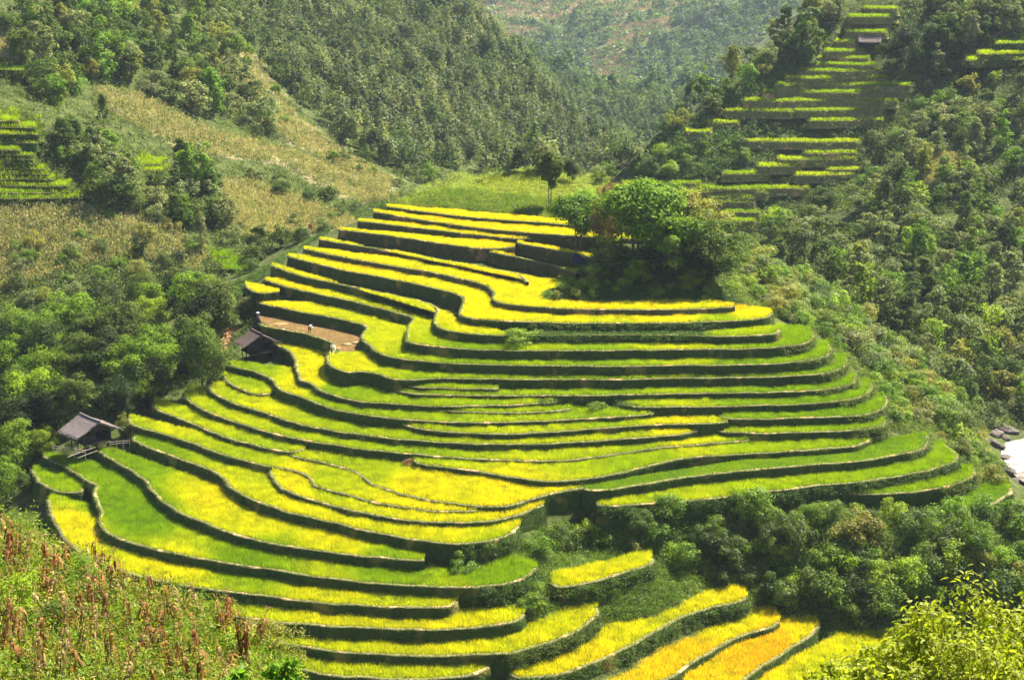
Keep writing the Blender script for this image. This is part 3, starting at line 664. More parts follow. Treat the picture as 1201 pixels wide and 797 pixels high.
# ------------------------------------------------------------------ ground
ZONES_DRY = [  # cornfields (photo outlines of real fields on the slopes)
 [(110,105),(160,110),(240,150),(330,175),(420,205),(470,235),(420,240),(330,190),(250,185),(190,165),(120,130)],
 [(262,215),(300,212),(380,245),(420,262),(370,275),(300,285),(265,270)],
 [(150,250),(230,285),(250,300),(230,320),(150,300),(0,345),(-20,250),(60,240)],
 [(250,30),(290,60),(350,140),(420,190),(470,215),(450,225),(380,190),(310,150),(260,90)],
 [(0,40),(30,60),(20,75),(-20,60)],
 [(560,0),(860,0),(700,22),(560,28)],[(570,28),(640,35),(630,55),(575,50)],[(690,60),(740,60),(750,105),(700,100)],[(700,35),(790,20),(780,50),(720,60)],
 [(1070,175),(1140,190),(1130,230),(1080,215)],
]
def mat_ground():
    m, nt, out = new_mat('hillside_ground'); pos = objcoord(nt); a, c = attr(nt)
    n1 = noise(nt, 0.5, 8, pos, 0.7); n2 = noise(nt, 0.06, 5, pos, 0.6)
    green = ramp(nt, n1, [(0.3, (0.022, 0.034, 0.006)), (0.5, (0.052, 0.068, 0.013)), (0.7, (0.11, 0.115, 0.03))])
    dry = ramp(nt, n1, [(0.3, (0.08, 0.085, 0.03)), (0.5, (0.20, 0.17, 0.075)), (0.7, (0.30, 0.22, 0.13))])
    k = mixc(nt, c[0], green.outputs[0], dry.outputs[0])
    lush = ramp(nt, n1, [(0.3, (0.06, 0.11, 0.012)), (0.7, (0.16, 0.19, 0.03))])
    k = mixc(nt, c[1], k, lush.outputs[0])
    soil = ramp(nt, n1, [(0.3, (0.18, 0.085, 0.04)), (0.7, (0.42, 0.22, 0.11))])
    k = mixc(nt, c[2], k, soil.outputs[0])
    p = nd(nt, 'ShaderNodeBsdfPrincipled'); p.inputs['Roughness'].default_value = 0.95; p.inputs['Specular IOR Level'].default_value = 0.1
    nt.links.new(k, p.inputs['Base Color'])
    b = nd(nt, 'ShaderNodeBump'); b.inputs['Strength'].default_value = 1.0; b.inputs['Distance'].default_value = 0.6
    nt.links.new(n1, b.inputs['Height']); nt.links.new(b.outputs[0], p.inputs['Normal'])
    nt.links.new(p.outputs[0], out.inputs[0])
    return m
M_GROUND = mat_ground()
KNOLL = [(455,240),(520,205),(600,196),(700,200),(740,230),(700,252),(560,250)]
MOUND = [(600,352),(660,325),(700,300),(850,300),(868,345),(862,356),(690,360)]
SOIL = [[(262,362),(271,362),(274,385),(268,400),(258,432),(250,432),(262,395),(264,380)]]
def paint(V):
    px, py = project(V); c = np.zeros((len(V), 4)); c[:, 3] = 1
    px = px + 6 * fbm(V[:, 0], V[:, 1], 12, 3); py = py + 4 * fbm(V[:, 0], V[:, 1], 10, 6)
    for z in ZONES_DRY: c[:, 0] = np.maximum(c[:, 0], inside(z, px, py))
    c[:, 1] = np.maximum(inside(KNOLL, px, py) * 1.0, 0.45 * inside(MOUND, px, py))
    for z in SOIL: c[:, 2] = np.maximum(c[:, 2], inside(z, px, py))
    return c
def grid_obj(name, g, drop=None, lower=None):
    V = np.stack([g.X.ravel(), g.Y.ravel(), g.Z.ravel()], 1); ny, nx = g.shape
    i = np.arange(ny - 1)[:, None] * nx + np.arange(nx - 1)[None]
    Q = np.stack([i, i + 1, i + nx + 1, i + nx], -1).reshape(-1, 4)
    if drop is not None:
        cxy = V[Q].mean(1); k = ~drop(cxy[:, 0], cxy[:, 1]); Q = Q[k]
        lo = (V[:, 0] > ga.xs[0]) & (V[:, 0] < ga.xs[-1]) & (V[:, 1] > ga.ys[0]) & (V[:, 1] < ga.ys[-1]); V[lo, 2] -= 1.0
    return tag(add_obj(name, np_mesh(name, V, Q, M_GROUND, paint(V), True)), None, None, None, 'structure')
grid_obj('hillside', ga)
grid_obj('distant_hills', gb, lambda x, y: (x > ga.xs[0] + 8) & (x < ga.xs[-1] - 8) & (y > ga.ys[0] + 8) & (y < ga.ys[-1] - 8))
# ------------------------------------------------------------------ vegetation
M_TREE = mat_foliage('tree_foliage', 0.42, 0.6, 0.07, 0.5)
M_SHRUB = mat_foliage('shrub_foliage', 0.45, 0.55, 0.15, 0.5)
M_DRY = mat_foliage('dry_leaves', 0.25, 0.7, 0.15, 0.45)
M_BARK = mat_plain('bark', (0.05, 0.04, 0.03), (0.14, 0.115, 0.09), 6, 0.95, (1, 1, 0.25))

def leaves(pos, nrm_, size, asp=0.5, rs=None, droop=None):
    """pointed four-cornered leaves; returns verts, quads"""
    n = len(pos); r = rs or rng
    nrm_ = nrm_ / (np.linalg.norm(nrm_, axis=1)[:, None] + 1e-9)
    a = r.normal(0, 1, (n, 3))
    if droop is not None: a = a * 0.6 + np.array([0, 0, droop])
    t = a - (a * nrm_).sum(1)[:, None] * nrm_; t /= np.linalg.norm(t, axis=1)[:, None] + 1e-9
    b = np.cross(nrm_, t); L = (size * np.ones(n))[:, None]
    v = np.stack([pos - t * L * 0.5, pos + b * L * asp * 0.5 - nrm_ * L * 0.06, pos + t * L * 0.5 - nrm_ * L * 0.12, pos - b * L * asp * 0.5 - nrm_ * L * 0.06], 1)
    return v.reshape(-1, 3), np.arange(n * 4).reshape(-1, 4)

def leafcol(n, r, young=0.15):
    c = np.zeros((n, 4, 4)); c[:, :, 0] = r.uniform(0, 1, n)[:, None]; c[:, :, 1] = (r.uniform(0, 1, n) ** 3 * young)[:, None]; c[:, :, 3] = 1
    return c.reshape(-1, 4)

def sph(n, r):
    d = r.normal(0, 1, (n, 3)); return d / np.linalg.norm(d, axis=1)[:, None]

def crown_mesh(name, seed, H, rx, rz, zc, ncl, nlf, ls, asp=0.55, cone=0.0, young=0.15, flat=0.0, mat=None, rcl=0.34, low=0.75):
    r = np.random.default_rng(seed)
    d = sph(ncl, r); d[:, 2] = np.where((d[:, 2] < -0.3) & (r.uniform(0, 1, ncl) > low), -d[:, 2] * 0.6, d[:, 2])
    rad = r.uniform(0.45, 0.95, ncl)
    c = d * rad[:, None] * np.array([rx, rx, rz])
    if cone: c[:, :2] *= (1 - cone * np.clip((c[:, 2:3] / rz + 1) / 2, 0, 1))
    c[:, 2] += zc
    rc = rx * rcl * r.uniform(0.7, 1.35, ncl)
    k = np.repeat(np.arange(ncl), nlf); dd = sph(len(k), r)
    dd[:, 2] = np.where((dd[:, 2] < -0.2) & (r.uniform(0, 1, len(k)) < 0.6), -dd[:, 2], dd[:, 2])
    q = c[k] + dd * (rc[k] * r.uniform(0.55, 1.1, len(k)))[:, None] * np.array([1, 1, 0.8 - 0.4 * flat])
    nn = dd + r.normal(0, 0.38, dd.shape) + np.array([0, 0, 0.45])
    v, f = leaves(q, nn, ls * r.uniform(0.6, 1.3, len(k)), asp, r)
    return np_mesh(name, v, f, mat or M_TREE, leafcol(len(k), r, young)), c

def trunk_mesh(name, seed, H, zc, c, r0, stems=1):
    r = np.random.default_rng(seed + 99); b = MB()
    for s in range(stems):
        a = 2 * math.pi * s / max(1, stems); off = np.array([math.cos(a), math.sin(a), 0]) * (0.35 * (stems > 1))
        top = np.array([r.normal(0, 0.25), r.normal(0, 0.25), zc]) + off * 2
        p = np.array([off + [0, 0, -0.8], off + [0, 0, 0.3], off * 1.3 + [r.normal(0, .1), r.normal(0, .1), zc * 0.5], top])
        b.tube(p, [r0 * 1.25, r0, r0 * 0.75, r0 * 0.45], 6)
        for j in r.permutation(len(c))[:5]:
            st = p[2] + (p[3] - p[2]) * r.uniform(0, 0.9)
            b.tube(np.array([st, (st + c[j]) / 2 + [0, 0, 0.2], c[j]]), [r0 * 0.4, r0 * 0.28, r0 * 0.1], 4)
    v = np.vstack(b.v); f = [np.vstack(x) for x in b.f.values()]
    return np_mesh(name, v, f, M_BARK)

PROTO = {}
def proto(kind, n, **kw):
    L = []
    for i in range(n):
        s = hash(kind) % 1 + i * 13 + sum(map(ord, kind)); k = dict(kw); rr = random.Random(s)
        H = k.pop('H'); stems = k.pop('stems', 1); r0 = k.pop('r0', 0.16); tr = k.pop('trunk', True)
        k['rx'] *= rr.uniform(0.85, 1.15); k['rz'] *= rr.uniform(0.85, 1.2)
        me, c = crown_mesh('crown', s, H, **k)
        L.append((me, trunk_mesh('trunk', s, H, k['zc'], c, r0, stems) if tr else None))
    PROTO[kind] = L
proto('forest', 7, H=7, rx=2.9, rz=3.2, zc=3.0, ncl=24, nlf=62, ls=0.50, r0=0.13)
proto('tall', 5, H=10, rx=2.4, rz=4.9, zc=4.5, ncl=30, nlf=60, ls=0.5, cone=0.35, r0=0.15)
proto('dome', 5, H=9.5, rx=4.2, rz=2.9, zc=6.2, ncl=48, nlf=220, ls=0.38, low=0.25, stems=3, r0=0.12, rcl=0.28)
proto('lone', 2, H=9.5, rx=2.3, rz=3.3, zc=6.1, ncl=40, nlf=180, ls=0.38, low=0.7, stems=2, r0=0.12, rcl=0.36)
proto('round', 4, H=9.5, rx=3.5, rz=3.0, zc=6.0, ncl=46, nlf=210, ls=0.38, low=0.25, stems=3, r0=0.12, rcl=0.33)
proto('grove', 6, H=10, rx=3.8, rz=4.6, zc=4.8, ncl=46, nlf=170, ls=0.42, asp=0.40, young=0.3, r0=0.14, rcl=0.30)
proto('shrub', 6, H=2, rx=1.4, rz=1.0, zc=0.6, ncl=16, nlf=70, ls=0.24, trunk=True, r0=0.05, mat=M_SHRUB, rcl=0.42)
proto('bush', 6, H=3, rx=2.1, rz=1.8, zc=1.1, ncl=22, nlf=110, ls=0.25, asp=0.45, trunk=True, r0=0.07, mat=M_SHRUB, rcl=0.36)
proto('pinelike', 2, H=11, rx=2.4, rz=5.0, zc=5.8, ncl=40, nlf=80, ls=0.42, asp=0.25, cone=0.75, r0=0.18, rcl=0.3)

def plant(kind, name, p, sc, color, label, cat, group=None, idx=None, sz=1.0, pc='crown'):
    me, tr = PROTO[kind][idx if idx is not None else int(rng.integers(len(PROTO[kind])))]
    root = empty(name, (float(p[0]), float(p[1]), float(p[2])), float(rng.uniform(0, 6.28)))
    root.scale = (sc * float(rng.uniform(0.92, 1.1)), sc * float(rng.uniform(0.92, 1.1)), sc * sz)
    tag(root, label, cat, group)
    o = add_obj('crown' if pc == 'crown' else 'foliage', me, root)
    j = rng.uniform(0.8, 1.2); o.color = (color[0] * j * rng.uniform(0.9, 1.1), color[1] * j, color[2] * j, 1)
    if tr: add_obj('trunk' if pc == 'crown' else 'stem', tr, root)
    return root

C_DARK = (0.074, 0.112, 0.016); C_GREY = (0.190, 0.215, 0.078); C_GREEN = (0.125, 0.205, 0.011); C_BRIGHT = (0.22, 0.31, 0.012)
C_OLIVE = (0.215, 0.215, 0.03); C_RED = (0.22, 0.125, 0.045); C_DEEP = (0.022, 0.040, 0.008)
TINT = {'dark': C_DARK, 'grey': C_GREY, 'green': C_GREEN, 'bright': C_BRIGHT, 'olive': C_OLIVE, 'red': C_RED, 'deep': C_DEEP}

def strips_clear(px, py, hpx, wpx):
    ok = np.ones(len(px), bool)
    for row, x0, x1, *_ in FAR:
        ok &= ~((px > x0 - wpx * 0.45) & (px < x1 + wpx * 0.45) & (py - hpx < row - 1) & (py > row - 5))
    return ok
ZN = np.array([t.z for t in near])
def on_terrace(p):
    i = np.clip(((p[:, 0] - rx0) / CELL).astype(int), 0, owner.shape[1] - 1); j = np.clip(((p[:, 1] - ry0) / CELL).astype(int), 0, owner.shape[0] - 1)
    inb = (p[:, 0] > rx0) & (p[:, 0] < rx1) & (p[:, 1] > ry0) & (p[:, 1] < ry1)
    ow = owner[j, i]; return inb & (ow >= 0) & (p[:, 2] < ZN[np.clip(ow, 0, None)] + 0.35)
def sample_poly(poly, n):
    poly = np.asarray(poly, float); lo, hi = poly.min(0), poly.max(0)
    xs = rng.uniform(lo[0], hi[0], n * 6); ys = rng.uniform(lo[1], hi[1], n * 6); k = inside(poly, xs, ys)
    return xs[k][:n], ys[k][:n]
def scatter(poly, n, mind, kinds, srange, tints, label, name, cat, group, pc='crown', hm=8.0, wm=4.0, clear=True, sz=1.0):
    px, py = sample_poly(poly, n * 5); P = hit(px, py)
    sc = rng.uniform(*srange, len(P)) ; pxm = FPX / P[:, 1]
    ok = ~np.isnan(P[:, 1]) & ~on_terrace(np.nan_to_num(P))
    if clear: ok &= strips_clear(px, py, hm * sc * pxm, wm * sc * pxm)
    P, sc = P[ok], sc[ok]; put = []; tn = list(tints); tw = np.array([tints[k] for k in tn], float); tw /= tw.sum()
    for p, s in zip(P, sc):
        if len(put) >= n: break
        if put and (np.hypot(*(np.array([q[:2] for q in put]) - p[:2]).T) < mind * s).any(): continue
        put.append(p); tint = tn[int(rng.choice(len(tn), p=tw))]; kd = kinds[int(rng.integers(len(kinds)))]
        plant(kd, name, p - np.array([0, 0, 0.15]), s, TINT[tint], label(tint, kd), cat, group, pc=pc, sz=sz)
    return len(put)
WORDS = {'dark': 'dark green', 'grey': 'grey green', 'green': 'mid green', 'bright': 'bright green', 'olive': 'olive yellow', 'red': 'reddish tipped', 'deep': 'very dark'}
def lab(s): return lambda t, k: (WORDS[t] + (' tall narrow ' if k in ('tall', 'pinelike') else ' rounded ') + s)

cnt = {}
cnt['rforest'] = scatter([(885,275),(935,235),(1000,215),(1040,185),(1075,160),(1105,125),(1125,100),(1201,90),(1215,505),(1150,500),(1100,455),(1040,400),(960,330),(900,310)], 190, 2.5, ['forest','forest','tall'], (0.75, 1.3), {'dark':4,'grey':4,'green':2,'olive':1,'bright':.7}, lab('tree in the dense forest on the right slope'), 'forest_tree', 'tree', 'trees of the forest on the right slope')
cnt['rtop'] = scatter([(1095,0),(1210,0),(1210,60),(1130,72),(1100,100),(1090,70)], 44, 2.4, ['forest','tall'], (0.8, 1.4), {'dark':3,'grey':3,'green':1}, lab('tree above the slanting path in the upper right'), 'forest_tree', 'tree', 'trees above the slanting path')
cnt['rleft'] = scatter([(990,-5),(985,30),(950,75),(905,95),(865,118),(820,145),(780,185),(745,200),(770,165),(820,110),(860,70),(900,30),(940,-5)], 42, 2.4, ['forest','tall','forest'], (0.7, 1.25), {'dark':2,'grey':2,'green':3,'olive':2}, lab('tree on the left ridge of the terraced right hill'), 'ridge_tree', 'tree', 'trees on the left ridge of the right hill')
cnt['lA'] = scatter([(0,40),(60,10),(150,-10),(300,-10),(260,40),(320,150),(330,170),(250,150),(190,118),(140,100),(60,125),(35,115),(25,80)], 105, 2.3, ['forest','tall','forest'], (0.9, 1.6), {'dark':5,'grey':2,'green':2,'olive':1}, lab('tree in the upper left wood'), 'hillside_tree', 'tree', 'trees of the upper left wood')
cnt['lB'] = scatter([(60,165),(110,170),(150,195),(250,225),(270,270),(200,270),(110,250),(90,225),(75,190)], 52, 2.2, ['forest','tall','forest'], (0.8, 1.35), {'dark':4,'grey':3,'green':2}, lab('tree in the belt below the left cornfield'), 'hillside_tree', 'tree', 'trees of the belt below the left cornfield')
cnt['lC'] = scatter([(255,255),(330,265),(400,262),(392,280),(330,300),(300,320),(275,300)], 14, 2.2, ['forest','bush'], (0.55, 0.9), {'dark':4,'grey':2,'deep':1}, lab('tree on the slope left of the topmost golden terraces'), 'hillside_tree', 'tree', 'trees beside the upper left terrace ends', hm=6)
cnt['lD'] = scatter([(270,205),(340,215),(400,242),(380,250),(300,240)], 9, 2.2, ['forest'], (0.5, 0.9), {'dark':3,'grey':2}, lab('tree at the edge of the middle left cornfield'), 'hillside_tree', 'tree', 'trees at the edge of the left cornfield')
cnt['lE'] = scatter([(330,60),(420,110),(520,150),(560,200),(440,232),(400,200),(330,150),(280,60)], 40, 2.4, ['forest','bush'], (0.7, 1.1), {'dark':3,'grey':3,'green':2}, lab('tree where the left ridge wood meets the fields'), 'hillside_tree', 'tree', 'trees along the lower edge of the left ridge wood')
cnt['grove'] = scatter([(0,430),(60,395),(130,380),(230,360),(262,385),(262,430),(235,455),(175,478),(140,480),(60,492),(45,520),(0,545)], 46, 1.9, ['grove'], (0.85, 1.25), {'green':5,'bright':2,'dark':4,'deep':3}, lab('leafy tree in the grove between the two huts'), 'grove_tree', 'tree', 'leafy trees of the grove beside the huts')
cnt['knollbehind'] = scatter([(690,195),(760,215),(750,235),(715,232),(690,215)], 6, 2.0, ['forest'], (0.6, 0.8), {'grey':2,'green':2}, lab('tree behind the knoll, right of the lone tree'), 'hillside_tree', 'tree', 'trees behind the knoll')

# distinctive single trees: (px, py of the base, height in px, kind, tint, label)
def single(px, py, hpx, kind, tint, label, H, sz=1.0, idx=None, name='tree', base=None, ww=1.0):
    p = hit(px, py)[0] if base is None else base
    s = hpx * p[1] / FPX / H
    r = plant(kind, name, p - np.array([0, 0, 0.1]), s, TINT[tint], label, 'tree', None, idx, sz)
    r.scale = (s * ww, s * ww, s * sz)
    if name == 'mound_tree':
        for ch in r.children: ch.color = (ch.color[0] * 1.0, ch.color[1] * 1.02, ch.color[2] * 1.0, 1)
    return r
single(645, 243, 68, 'lone', 'dark', 'lone dark tree standing on the grassy knoll with bare double stem', 9.4, 1.0, 0, 'knoll_tree', ww=1.0)
single(668, 214, 32, 'grove', 'deep', 'small very dark tree just behind the lone knoll tree', 9.2, 1.0, 1, 'knoll_tree', ww=0.8)
single(685, 250, 40, 'grove', 'bright', 'yellow green sunlit tree at the right foot of the knoll', 9.5, 0.8, 1, 'knoll_tree', ww=1.3)
single(677, 306, 81, 'round', 'green', 'rounded yellow topped tree over the blue tarpaulin at the mound\'s left end', 9.3, 1.05, 2, 'mound_tree', ww=1.04)
single(706, 292, 68, 'grove', 'green', 'green tree between the round tree and the mound\'s big centre trees', 9.5, 1.0, 0, 'mound_tree', ww=1.122)
single(728, 298, 81, 'grove', 'red', 'reddish topped tree at the back of the mound', 9.5, 1.05, 4, 'mound_tree', ww=1.122)
single(748, 310, 96, 'round', 'green', 'large rounded green tree with bare stems in the middle of the mound', 9.3, 1.1, 3, 'mound_tree', ww=1.40)
single(774, 298, 85, 'grove', 'bright', 'bright green rounded tree right of the mound\'s middle', 9.5, 1.0, 1, 'mound_tree', ww=1.128)
single(795, 297, 79, 'grove', 'olive', 'olive tree near the right of the mound, behind the bushy dark one', 9.5, 1.0, 0, 'mound_tree', ww=1.128)
single(815, 297, 74, 'grove', 'olive', 'olive tree high on the right side of the mound', 9.5, 1.0, 2, 'mound_tree', ww=1.34)
single(790, 325, 90, 'grove', 'green', 'bushy dark tree leafed to the ground in front of the mound', 9.5, 0.95, 0, 'mound_tree', ww=1.40)
single(831, 333, 92, 'grove', 'dark', 'dark tree with reddish tips at the right end of the mound', 9.5, 0.95, 2, 'mound_tree', ww=1.128)
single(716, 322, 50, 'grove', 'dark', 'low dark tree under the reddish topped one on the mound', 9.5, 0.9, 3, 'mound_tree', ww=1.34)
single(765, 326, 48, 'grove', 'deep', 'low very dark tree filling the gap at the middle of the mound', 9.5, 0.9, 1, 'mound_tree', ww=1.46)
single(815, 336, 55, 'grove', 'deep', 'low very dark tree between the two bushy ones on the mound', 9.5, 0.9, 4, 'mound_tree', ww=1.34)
single(748, 331, 37, 'grove', 'bright', 'small light green sapling in the shade of the mound trees', 9.5, 0.8, 4, 'mound_sapling', ww=1.10)
single(811, 338, 33, 'grove', 'bright', 'small light green sapling right of the bushy dark tree', 9.5, 0.8, 5, 'mound_sapling', ww=0.98)
single(122, 150, 48, 'tall', 'dark', 'single dark tree on the left cornfield edge casting a long shadow', 10, 1.0, 1, 'field_tree', ww=0.75)
single(236, 302, 72, 'pinelike', 'grey', 'tall feathery conifer between the grove and the left cornfields', 11, 1.0, 0, 'conifer')
single(165, 302, 30, 'forest', 'deep', 'small dark round tree alone in the left maize field', 6.8, 1.1, 2, 'field_tree', ww=0.8)
single(1056, 92, 74, 'grove', 'deep', 'big dark tree shading the right hill terraces beside the small hut', 9.5, 0.95, 1, 'shade_tree', ww=0.85)
single(944, 78, 88, 'tall', 'dark', 'tallest narrow tree on the left side of the right hill', 10.2, 1.0, 2, 'ridge_tree', ww=0.95)
single(965, 246, 40, 'grove', 'dark', 'dark bushy tree at the right end of the broad foot terrace', 9.5, 0.8, 3, 'valley_tree', ww=1.1)
single(1090, 315, 50, 'pinelike', 'bright', 'bright green cone shaped tree standing out in the right forest', 11, 0.9, 1, 'forest_tree', ww=1.3)
single(60, 480, 66, 'grove', 'bright', 'bright yellow green tree at the left edge above the lower hut', 9.5, 1.0, 0, 'grove_tree')
single(20, 555, 70, 'grove', 'green', 'light leafed tree at the left edge below the lower hut', 9.5, 1.0, 4, 'grove_tree')
single(52, 535, 40, 'grove', 'bright', 'small leafy tree just left of the lower hut', 9.5, 1.0, 5, 'grove_tree', ww=0.9)
single(145, 512, 34, 'grove', 'olive', 'thin twiggy tree at the right gable of the lower hut', 9.5, 0.9, 2, 'grove_tree', ww=0.6)
single(96, 503, 74, 'grove', 'dark', 'dark tree right behind the lower hut roof', 9.5, 1.0, 0, 'grove_tree')
single(132, 494, 66, 'grove', 'deep', 'very dark tree behind the right gable of the lower hut', 9.5, 1.0, 3, 'grove_tree', ww=1.1)
single(66, 506, 70, 'grove', 'deep', 'very dark tree left behind the lower hut', 9.5, 1.0, 2, 'grove_tree', ww=1.1)
single(168, 480, 60, 'grove', 'green', 'green tree above the left tips of the paddies by the lower hut', 9.5, 1.0, 1, 'grove_tree')
single(8, 585, 56, 'grove', 'green', 'leafy tree at the left border beside the small triangular paddy', 9.5, 1.0, 5, 'grove_tree')
single(30, 578, 34, 'grove', 'dark', 'low dark tree by the small triangular paddy', 9.5, 0.9, 1, 'grove_tree')
single(238, 462, 98, 'grove', 'dark', 'tall dark tree at the right edge of the grove', 9.5, 1.05, 1, 'grove_tree', ww=0.9)

# ------------------------------------------------------------------ shrubs
cnt['gully'] = scatter([(630,650),(690,606),(760,606),(860,602),(980,598),(1060,600),(1100,612),(1215,600),(1215,700),(1060,740),(990,735),(905,705),(890,695),(800,680),(770,645),(690,650),(650,672)], 105, 1.0, ['bush','shrub','bush'], (0.8, 1.5), {'dark':4,'green':4,'bright':2,'olive':1}, lab('bush in the scrubby gully below the right terraces'), 'gully_bush', 'bush', 'bushes of the gully', 'foliage', clear=False)
cnt['gully2'] = scatter([(560,690),(625,690),(640,730),(610,755),(580,735)], 12, 0.8, ['shrub','bush'], (0.5, 0.9), {'green':3,'dark':2,'bright':2}, lab('bush on the bank between the lower yellow terraces'), 'bank_bush', 'bush', 'bushes between the lower terraces', 'foliage', clear=False)
cnt['flank'] = scatter([(868,340),(860,290),(890,285),(930,325),(960,395),(1010,430),(1060,480),(1100,512),(1150,545),(1180,575),(1130,540),(1098,508),(1050,500),(1030,460),(1000,420),(965,392),(930,385),(905,365)], 95, 0.8, ['shrub','bush'], (0.5, 1.1), {'green':3,'olive':2,'bright':2,'grey':2}, lab('bush on the right flank of the terraced hill'), 'flank_bush', 'bush', 'bushes on the right flank', 'foliage', clear=False)
cnt['flank2'] = scatter([(872,300),(900,297),(965,335),(1045,405),(1105,460),(1150,540),(1100,505),(1040,450),(960,385),(905,360)], 120, 1.0, ['bush','bush','shrub'], (0.8, 1.6), {'green':3,'olive':2,'bright':1.5,'grey':2,'dark':1}, lab('bush in the scrub between the right terrace tips and the forest'), 'flank_bush', 'bush', 'bushes between the terraces and the right forest', 'foliage', clear=False)
cnt['lAb'] = scatter([(0,50),(60,15),(150,0),(300,0),(265,50),(325,150),(330,172),(250,152),(190,120),(140,102),(60,128),(30,118),(25,80)], 60, 1.4, ['bush'], (1.0, 1.9), {'dark':4,'grey':2,'green':2}, lab('bush under the trees of the upper left wood'), 'wood_bush', 'bush', 'bushes under the upper left wood', 'foliage', hm=3)
cnt['redge'] = scatter([(1015,150),(1050,140),(1085,100),(1110,120),(1050,200),(1020,225),(960,250),(900,280),(890,270),(965,228),(1012,210)], 60, 1.0, ['bush','shrub'], (0.6, 1.2), {'green':3,'grey':2,'dark':2,'olive':1}, lab('bush along the right edge of the right hill terraces'), 'edge_bush', 'bush', 'bushes along the right edge of the right hill terraces', 'foliage', hm=3)
cnt['band'] = scatter([(858,138),(930,136),(945,146),(1010,146),(1008,162),(862,163)], 46, 0.8, ['shrub','bush'], (0.45, 0.75), {'dark':4,'green':1}, lab('bush in the scrub band across the right hillside'), 'scrub_bush', 'bush', 'bushes of the scrub band on the right hillside', 'foliage', clear=False)
cnt['rslope'] = scatter([(742,204),(795,160),(830,160),(868,172),(888,186),(845,198),(800,208)], 46, 1.0, ['bush','shrub'], (0.7, 1.4), {'dark':2,'green':4,'bright':1}, lab('bush on the open slope left of the right hill terraces'), 'scrub_bush', 'bush', 'bushes on the open slope of the right hill', 'foliage', clear=False)
cnt['upleft2'] = scatter([(285,325),(330,298),(400,258),(445,236),(440,228),(390,245),(320,290),(270,325)], 24, 0.9, ['bush','shrub'], (0.5, 0.9), {'green':3,'dark':3,'grey':1}, lab('bush fringing the upper left ends of the golden terraces'), 'fringe_bush', 'bush', 'bushes fringing the upper left terrace ends', 'foliage', clear=False)
cnt['river'] = scatter([(1100,470),(1160,495),(1150,520),(1180,590),(1140,560),(1120,530)], 22, 1.0, ['bush','shrub'], (0.9, 1.6), {'green':3,'olive':2,'dark':2}, lab('bush on the river bank'), 'river_bush', 'bush', 'bushes on the river bank', 'foliage', clear=False)
cnt['mound'] = scatter([(610,350),(660,325),(700,310),(860,310),(865,350),(690,356)], 70, 0.45, ['shrub'], (0.4, 0.95), {'green':3,'olive':1.5,'bright':2.5}, lab('low shrub on the tree mound'), 'mound_shrub', 'bush', 'shrubs on the mound', 'foliage', clear=False)
cnt['upleft'] = scatter([(272,345),(290,350),(300,362),(280,385),(262,370)], 12, 0.7, ['shrub','bush'], (0.5, 0.9), {'grey':2,'green':3}, lab('bush at the left tip of the golden terraces'), 'path_bush', 'bush', 'bushes beside the red path', 'foliage', clear=False)
cnt['leftshrub'] = scatter([(0,245),(160,245),(240,290),(250,340),(130,330),(60,350),(0,390)], 62, 1.2, ['bush','shrub'], (0.6, 1.3), {'green':3,'olive':3,'dark':2,'grey':1}, lab('bush on the maize slope at the left'), 'slope_bush', 'bush', 'bushes on the left maize slope', 'foliage')
for px, py, hpx, tint, label in [(612,403,20,'bright','leafy bright bush on the bank where the yellow strip ends, mid hill'), (700,476,12,'green','clump of green weeds bulging from the bank in the middle right'), (838,500,9,'olive','grassy hump between two strips on the right'), (545,666,24,'green','dark leafy bush on the bank under the yellow terrace end'), (505,668,10,'red','small reddish heap of cut stalks on the terrace bank'), (480,540,9,'red','small dry brown shrub on the dark bank mid hill')]:
    # these stand on terrace banks
    zz = [t.z for t in near]; z0 = {612: 4.7, 700: -3.4, 838: -6.5, 545: -14.6, 505: -14.6, 480: -8.4}[px] * ZS
    p = at_z(px, py, z0); s = hpx * p[1] / FPX / 1.75
    r = plant('bush', 'bank_bush', p - np.array([0, 0, 0.9]), s * .75, TINT[tint], label, 'bush', None, None, 1.0, 'foliage'); r.scale = (s * 1.15, s * 0.7, s * 0.75)

# ------------------------------------------------------------------ uncountable cover
def cover(name, poly, n, nl, rad, ht, size, color, mat, asp=0.5, up=0.5, yj=0.15, clear_t=True, stalk=False, ymin=0):
    px, py = sample_poly(poly, n); P = hit(px, py); ok = ~np.isnan(P[:, 1]) & (P[:, 1] > ymin)
    if clear_t: ok &= ~on_terrace(np.nan_to_num(P))
    ok &= strips_clear(px, py, np.full(len(px), 2.0), np.full(len(px), 1.0))
    P = P[ok]
    n = len(P); k = np.repeat(np.arange(n), nl); q = P[k]
    sc = rng.uniform(0.5, 1.35, n)[k]
    ang = rng.uniform(0, 6.283, len(k)); rr = rad * np.sqrt(rng.uniform(0, 1, len(k))) * sc
    hh = ht * sc * rng.uniform(0.05, 1, len(k)) * np.sqrt(np.clip(1 - (rr / (rad * 1.35)) ** 2, 0, 1))
    q = q + np.stack([np.cos(ang) * rr, np.sin(ang) * rr, hh], 1)
    nn = np.stack([np.cos(ang) * rr / rad, np.sin(ang) * rr / rad, np.full(len(k), up)], 1) + rng.normal(0, 0.4, (len(k), 3))
    if stalk: nn[:, 2] *= 0.15
    v, f = leaves(q, nn, size * rng.uniform(0.6, 1.4, len(k)), asp, None, 1.3 if stalk else None)
    C = leafcol(len(k), rng, yj); C[:, 0] = 0.45 * C[:, 0] + 0.55 * np.repeat(rng.uniform(0, 1, n)[k], 4)
    o = add_obj(name, np_mesh(name, v, f, mat, C)); o.color = (*color, 1)
    return tag(o, None, None, None, 'stuff')
RIDGE = [(250,-5),(545,-5),(575,30),(625,80),(690,140),(752,196),(700,205),(560,205),(470,205),(420,180),(360,130),(300,70)]
